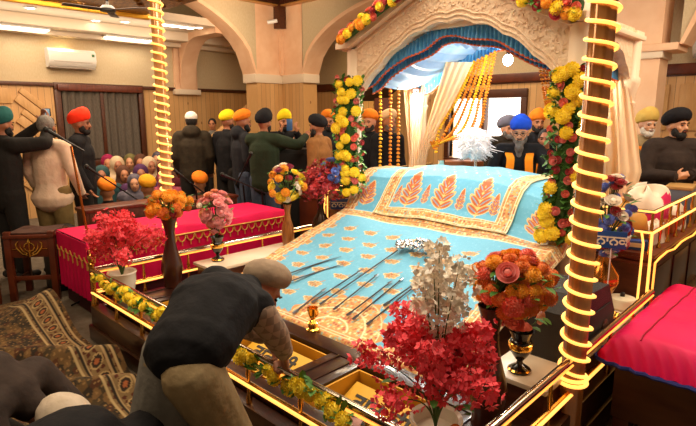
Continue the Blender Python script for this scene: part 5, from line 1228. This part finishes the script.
    if sash:
        for sx in (-1, 1):
            c = J['chest']; P = [J['neck'] + Vector((sx * .065, -.07, -.02)), J['neck'] + Vector((sx * .10, .055, -.06)), c + Vector((sx * .085, .165 * bulk, .05)), c + Vector((sx * .10, .175 * bulk, -.14)), c + Vector((sx * .11, .17 * bulk, -.30))]; q = catmull(P, 5)
            m = MB(); N_ = len(q) - 1
            m.sheet(lambda a, b: (lambda j, f: (q[j].lerp(q[min(N_, j + 1)], f) + Vector(((a - .5) * .075, 0, 0))))(min(N_, int(b * N_)), b * N_ - int(b * N_)), 3, 30, .008); m.build('sash', sash, t)
    return t
def facing(du, dD):
    """rotation that makes a figure face along (across the view, away from the camera)"""
    x = .7206 * du - .6933 * dD; y = .6933 * du + .7206 * dD; return math.atan2(-x, y)
def cm_(n, c, v=None, r=.85, s=14): return mat(n, c, r, var=v, vscale=s, bump=.8, bscale=9, spec=.25)
T_TEAL = cm_('teal_turban', '#1f5a58'); T_RED = cm_('red_turban', '#ff3a1c'); T_OR = cm_('orange_turban', '#f0821e'); T_MUS = cm_('mustard_turban', '#e09a1c'); T_YEL = cm_('yellow_turban', '#f7d51c'); T_BLK = cm_('black_turban', '#17151a'); T_BLU = cm_('royal_blue_turban', '#1f4fd0')
T_GRY = cm_('grey_turban', '#6d6a78'); T_CRM = cm_('cream_turban', '#d8b45c'); T_BEI = cm_('beige_turban', '#a58f77', '#8f7a66'); T_PAL = cm_('pale_turban', '#f0d0a0'); T_MAR = cm_('maroon_turban', '#7c2320'); C_WHT = cm_('white_cap', '#e9e2da')
C_DOLV = cm_('dark_olive_jacket', '#3a3124', '#2e261c'); C_NAVY = cm_('navy_jacket', '#1f2026'); C_BLK = cm_('black_jacket', '#121114', '#1a191d'); C_GRN = cm_('dark_green_jacket', '#24301f'); C_BRN = cm_('brown_jacket', '#9a6a3c', '#86592f'); C_CRM = cm_('cream_jacket', '#f0d2b8', '#e4c3a6')
C_KHA = cm_('khaki_trousers', '#8c7448', '#7a643c'); C_DRK = cm_('dark_trousers', '#24211f'); C_BEI = cm_('beige_trousers', '#a08a66', '#8d7855'); C_JEAN = cm_('grey_blue_jeans', '#4a5468', '#3a4254'); C_SAF = cm_('saffron_sash', '#f58a14'); C_GRYW = cm_('grey_kurta', '#8c8880', '#7a766e')
C_DBR = cm_('dark_brown_jacket', '#2e231e', '#3a2d26'); C_CHK = mat('checked_sleeve', '#a58c78', .85, var='#84705f', vscale=26, kind='checker')
PHM = mat('phone_case', '#2a2a2c', .3); SCR = mat('phone_screen', '#4a6a78', .2, emit=.6, ecol='#9fc0c8')
def W(u, D, z=0): p = at_d(u, 115, D); return (p.x, p.y, z)
# left group
J = dict(shL=(-.19, 0, 1.40), shR=(.19, .02, 1.40), elR=(.36, .22, 1.42), wrR=(.16, .42, 1.63), elL=(-.20, .25, 1.40), wrL=(.02, .44, 1.62))
t = person('person in teal turban and dark sleeves holding up a phone at the edge', W(-2, 5.3), facing(.45, .9), STAND, J, top=C_DRK, bottom=C_DRK, turban=('tall', T_TEAL), beard='black', skin=1, bulk=1.25, handR=(-.25, .1, .95), palmR=(-.6, -.6, 0), handL=(.25, .1, .95), palmL=(.6, -.6, 0))
p = t.matrix_basis @ Vector((0.09, .45, 1.73)); q = thing('mobile_phone', 'phone held up by the person in the teal turban', 'phone', p, facing(.55, .8)); MB().box(-.08, .08, -.005, .005, -.04, .04, .003).build('phone_case', PHM, q); MB().box(-.072, .072, -.0065, -.005, -.035, .035).build('phone_screen', SCR, q)
person('bald person seen from behind in cream jacket and khaki trousers', W(44, 5.5), facing(.1, 1), STAND, dict(wrR=(.24, .14, .90), elR=(.27, -.02, 1.13)), top=C_CRM, bottom=C_KHA, beard='black', skin=1, hair='grey', bulk=1.12, hem=.09, scale=.985)
person('person in bright red turban and black jacket standing before the curtained window', W(77, 6.0), facing(1, .25), STAND, {}, top=C_BLK, bottom=C_DRK, turban=('tall', T_RED), beard='black', skin=1, bulk=1.25, scale=1.0)
for u_, D, lb, cap, sz, mt in ((101, 6.2, 'seated person in mustard cap and white scarf beside the long microphone boom', T_OR, 1.15, C_BLK), (143, 6.5, 'seated person in pointed mustard turban behind the marigold vase', T_MUS, 1.05, C_BLK), (197, 6.9, 'seated person in orange turban and white collar beside the slim lit pole', T_OR, 1.0, C_DBR)):
    x, y, z = W(u_, D); person(lb, (x, y, .02), facing(-.6, .8), SITX, {}, top=mt, bottom=C_DRK, turban=('round', cap), skin=0, scale=1.0, bulk=1.05)
# seated audience by the wall
SH = [cm_('shawl_%s' % n, c, v) for n, c, v in (('magenta', '#8c1c48', None), ('olive', '#7c7448', '#5c5836'), ('grey', '#6a6470', '#4c4854'), ('cream', '#c8b090', None), ('purple', '#4c2a50', None), ('brown', '#5a3a2c', None), ('rose', '#a04858', None), ('teal', '#2c4a4c', None), ('maroon', '#571a24', None))]
SHN = ['magenta', 'olive', 'grey', 'cream', 'purple', 'brown', 'rose', 'teal', 'maroon']
AUD = [(104, 8.8, 0, .30, 'farthest seated row nearest the window'), (113, 9.2, 3, .3, 'farthest seated row behind the magenta shawl'), (127, 9.0, 1, .25, 'second seated row beneath the window corner'), (137, 9.3, 5, .3, 'back row below the window frame'), (146, 8.9, 3, .28, 'back row beside the olive shawl'), (155, 9.2, 2, .28, 'back row close to the slim lit pole'),
       (119, 7.9, 5, .1, 'front seated row behind the mustard cap'), (136, 8.0, 4, .2, 'front seated row with head turned'), (130, 7.4, 2, .0, 'front row low beside the pointed turban'), (160, 8.3, 8, .2, 'seated just before the slim lit pole'), (186, 8.6, 8, .1, 'seated beyond the slim lit pole'), (160, 7.6, 6, .05, 'nearest the marigold vase in the seated crowd'), (178, 9.2, 5, .25, 'back row beyond the pole under the pine boards'), (96, 7.9, 7, .2, 'seated behind the person in mustard cap')]
PL_ = []
for (u_, D, c, dz, wh) in AUD:                      # keep half a metre between neighbours, along the line of sight
    best = None
    for q in range(60):
        DD = D + (.04 * ((q + 1) // 2)) * (1 if q % 2 else -1); p = Vector(W(u_, DD)[:2])
        if p.x < XW + .35 or DD < 7.2: continue
        g_ = min([(p - o).length for o in PL_] + [9])
        if g_ > .50: best = p; break
        if best is None or g_ > bg: best = p; bg = g_
    PL_.append(best)
for k, (u_, D, c, dz, wh) in enumerate(AUD):
    x, y = PL_[k]
    person('seated person in %s shawl, %s' % (SHN[c], wh), (x, y, .0), facing(.4 + .3 * math.sin(k * 2.1), -.9), SITX, {}, look=(.25 * math.sin(k * 3), 1, -.1), top=SH[(c + 3) % 9], bottom=C_DRK, shawl=SH[c], skin=(k % 3), scale=1.0 + dz * .55, vox=.016, group='women seated on the floor along the aisle')
# standing in the aisle
person('person in white knitted cap and olive hooded jacket seen from behind', W(191, 7.5), facing(-.2, 1), STAND, {}, top=C_DOLV, bottom=C_DRK, turban=('cap', C_WHT), hair='black', hood=True, bulk=1.3, skin=1)
person('distant person in grey clothes standing against the pine boards', W(212, 10.3), facing(.1, -1), STAND, {}, top=C_GRYW, bottom=C_DRK, hair='black', skin=0, scale=.95)
person('person in yellow turban and dark jacket with a shoulder strap', W(226, 7.5), facing(.5, .8), STAND, {}, top=C_BLK, bottom=C_DRK, turban=('round', T_YEL), beard='black', bulk=1.15, skin=1)
person('person in orange headscarf and dark hooded jacket beside the yellow turban', W(241, 7.0), facing(.8, .5), STAND, {}, top=C_NAVY, bottom=C_JEAN, turban=('round', T_OR), beard='black', hood=True, bulk=1.2, skin=1)
Jg = dict(elR=(.36, .22, 1.33), wrR=(.34, .46, 1.42), elL=(-.16, .26, 1.18), wrL=(.08, .42, 1.32))
person('person in black turban and dark green jacket reaching both arms forward', W(263, 6.5), facing(.35, .9), STAND, Jg, top=C_GRN, bottom=C_JEAN, turban=('tall', T_BLK), beard='black', bulk=1.25, skin=1)
Jp = dict(elR=(.25, .20, 1.22), wrR=(.12, .34, 1.46), elL=(-.25, .20, 1.22), wrL=(-.10, .34, 1.46))
t = person('person in vivid yellow turban filming with a phone before the pier', W(284, 7.6), facing(.3, -.9), STAND, Jp, top=C_BLK, bottom=C_DRK, turban=('tall', T_YEL), beard='black', skin=0, bulk=1.1, handR=(-.2, .1, .9), handL=(.2, .1, .9))
p = t.matrix_basis @ Vector((0, .36, 1.57)); q = thing('mobile_phone', 'blue phone held before the face of the person in vivid yellow turban', 'phone', p, facing(.3, -.9)); MB().box(-.04, .04, -.005, .005, -.08, .08, .003).build('phone_case', mat('blue_case', '#2c5a90', .4), q)
person('person in black turban and tan jacket turned towards the dark cabinet', W(319, 6.6), facing(-.9, .4), STAND, {}, top=C_BRN, bottom=C_DRK, turban=('wide', T_BLK), beard='black', bulk=1.2, skin=1, scale=.97)
person('person in orange turban and spectacles looking over the tan jacket', W(328, 7.5), facing(.1, -1), STAND, {}, top=C_NAVY, bottom=C_DRK, turban=('round', T_OR), beard='black', skin=0, bulk=1.1, glasses=True)
person('person in orange turban half hidden behind the garlanded column', W(371, 6.9), facing(-.5, -.8), STAND, {}, top=C_BLK, bottom=C_DRK, turban=('round', T_OR), beard='black', skin=0, bulk=1.1)
person('person in pale turban and dark jacket behind the marigold strings', W(388, 6.9), facing(.5, -.8), STAND, {}, top=C_BLK, bottom=C_DRK, turban=('round', T_PAL), beard='salt', skin=0, bulk=1.1)
person('person in cream turban behind the taller garlanded column edge', W(343, 8.2), facing(.2, -1), STAND, {}, top=C_BRN, bottom=C_DRK, turban=('round', T_MAR), beard='black', skin=0)
# behind the dais
Jb = dict(elR=(.27, .10, .72), wrR=(.16, .24, .68), elL=(-.28, .16, .78), wrL=(-.34, .36, .90), head=(0, .06, 1.13), neck=(0, .02, .99))
x, y, z = W(521, 5.30); t = person('bearded person in royal blue turban and saffron sash seated behind the blue bolster', (x, y, .40), facing(-.25, -1), SITC, Jb, look=(.15, 1, -.22), top=C_BLK, bottom=C_WHT, turban=('tall', T_BLU), beard='salt', longbeard=True, sash=C_SAF, skin=2, bulk=1.1, glasses=True, handL=(-.2, .7, .6), curl=1.0, vox=.010)
st_ = thing('reader_seat', 'low wooden seat under the person in royal blue turban', 'seat', (x, y, 0), facing(-.25, -1)); MB().box(-.28, .28, -.22, .20, .78, .80, .01).build('seat_top', REDW, st_); MB().box(-.26, .26, -.20, .17, 0, .78, .01).build('seat_box', BROWN, st_)
person('person in grey turban and orange face scarf behind the reader', W(506, 6.0, .12), facing(.3, -1), STAND, dict(head=(0, .05, 1.55), neck=(0, .02, 1.42)), top=C_DOLV, bottom=C_DRK, turban=('wide', T_GRY), beard='salt', skin=0, scale=.92, sash=C_SAF)
person('bearded person in orange turban and black jacket standing by the joinery wall', W(537, 6.7), facing(0, -1), STAND, {}, top=C_BLK, bottom=C_DRK, turban=('tall', T_OR), beard='black', skin=0, bulk=1.1)
person('bareheaded young person with orange scarf beside the flowered column', W(547, 5.75), facing(-.5, -1), STAND, {}, top=C_DBR, bottom=C_DRK, hair='black', skin=1, sash=C_SAF, scale=.90)
t = thing('whisk', 'large fluffy white ceremonial whisk held over the bolster', 'whisk', at_d(474, 143, 5.15))
HAIRW = mat('white_yak_hair', '#fbf2f2', .8, sheen=.5); rr = random.Random(4)
m = MB(); m.ball((0, 0, .0), (.15, .13, .15), 24, 16, .03, 7)
for k in range(700):
    a = rr.random() * 6.28; z_ = rr.uniform(-.95, 1); q = math.sqrt(1 - z_ * z_); d = Vector((math.cos(a) * q, math.sin(a) * q, z_)); e = d * rr.uniform(.145, .165) + Vector((.05 * rr.gauss(0, 1), .05 * rr.gauss(0, 1), -.03)); m.tube([d * .11, d * .14 + e * .05, e], [.007, .006, .001], 4, caps=False)
m.build('whisk_hair', HAIRW, t, fix=False)
MB().tube([(.02, 0, -.12), (.05, -.02, -.30)], [.02, .012], 12).build('silver_handle', SILVER, t); MB().ball((.06, -.02, -.32), (.03, .03, .03), 12, 8).build('handle_knob', SILVER, t)
# standing by the pink bundle
person('person in cream turban and grey beard in pale kurta beside the plastered pier', W(646, 5.55), facing(.15, -1), STAND, {}, look=(.1, 1, -.1), top=C_BEI, bottom=C_DRK, turban=('tall', T_CRM), beard='white', skin=2, bulk=1.05, vest=None, sash=C_SAF)
Jc = dict(elL=(-.27, .08, 1.14), elR=(.27, .08, 1.14), wrL=(-.07, .26, 1.17), wrR=(.075, .27, 1.15))
person('heavyset person in black turban and dark jacket with hands clasped behind the desk', W(677, 5.0), facing(-.18, -1), STAND, Jc, look=(-.55, 1, -.02), top=C_DBR, bottom=C_DRK, turban=('wide', T_BLK), beard='black', skin=2, bulk=1.32, handL=(1, .15, .05), handR=(-1, .15, .10), palmL=(0, -.3, -1), palmR=(0, -1, .2), curl=.9, vox=.010)
# the man bending over the railing: all joints given in world metres relative to his feet
bx, by = -1.70, .70
def w_(x, y, z): return (x - bx, y - by, z)
JM = dict(pelvis=w_(-1.66, .90, .86), chest=w_(-1.76, 1.06, .93), neck=w_(-1.86, 1.28, .93), head=w_(-1.90, 1.39, .885), shL=w_(-1.98, 1.20, .95), shR=w_(-1.67, 1.20, .91), elL=w_(-2.02, 1.30, .72), elR=w_(-1.68, 1.30, .765),
          wrL=w_(-1.92, 1.42, .64), wrR=w_(-1.715, 1.375, .64), hipL=w_(-1.74, .86, .79), hipR=w_(-1.58, .85, .79), knL=w_(-1.79, 1.00, .44), knR=w_(-1.58, 1.01, .44), anL=w_(-1.80, .76, .09), anR=w_(-1.56, .76, .09))
t = person('person in beige turban and black vest bending over the marigold wound railing', (bx, by, .016), 0, STAND, JM, look=(.25, .75, -.75), top=C_BLK, bottom=C_BEI, turban=('small', T_BEI), beard='salt', skin=1, bulk=1.04, vest=C_CHK, sleeve=.93, handR=(-.35, .35, -.75), palmR=(-.4, -.8, 0), handL=(.5, .3, -.6), palmL=(.3, -.8, 0), curl=1.0, vox=.008)
m = MB(); limb(m, Vector(JM['pelvis']) + Vector((-.08, -.04, -.05)), Vector(JM['pelvis']) + Vector((-.16, -.10, -.55)), .12, .15, 1.1, .85)
put('kurta_skirt', fuse(m, 'kurta', C_GRYW, .012, 5), t)
# bowed figures in the near corner
JK = dict(pelvis=(0, 0, .36), chest=(0, .30, .50), neck=(0, .52, .40), head=(0, .62, .28), shL=(-.19, .44, .46), shR=(.19, .44, .46), elL=(-.26, .58, .22), elR=(.26, .58, .22), wrL=(-.16, .76, .08), wrR=(.16, .76, .08), hipL=(-.11, 0, .32), hipR=(.11, 0, .32), knL=(-.14, .34, .10), knR=(.14, .34, .10), anL=(-.13, -.10, .06), anR=(.13, -.10, .06))
t = person('person in dark brown jacket bowing low at the near edge of the rug', (-2.90, .20, .02), facing(1, .0), STAND, JK, look=(0, .5, -.9), top=C_DBR, bottom=C_DRK, turban=('wide', cm_('white_shawl', '#c9b8a4', '#b5a48e')), skin=1, bulk=1.2, scale=1.0)
person('person in black jacket crouching low in front of the bending person', (-1.92, .20, .02), facing(1, .05), STAND, JK, look=(0, .5, -.9), top=C_BLK, bottom=C_DRK, turban=('cap', T_BLK), skin=1, bulk=1.2, scale=1.17)
bpy.data.scenes.remove(TMP)
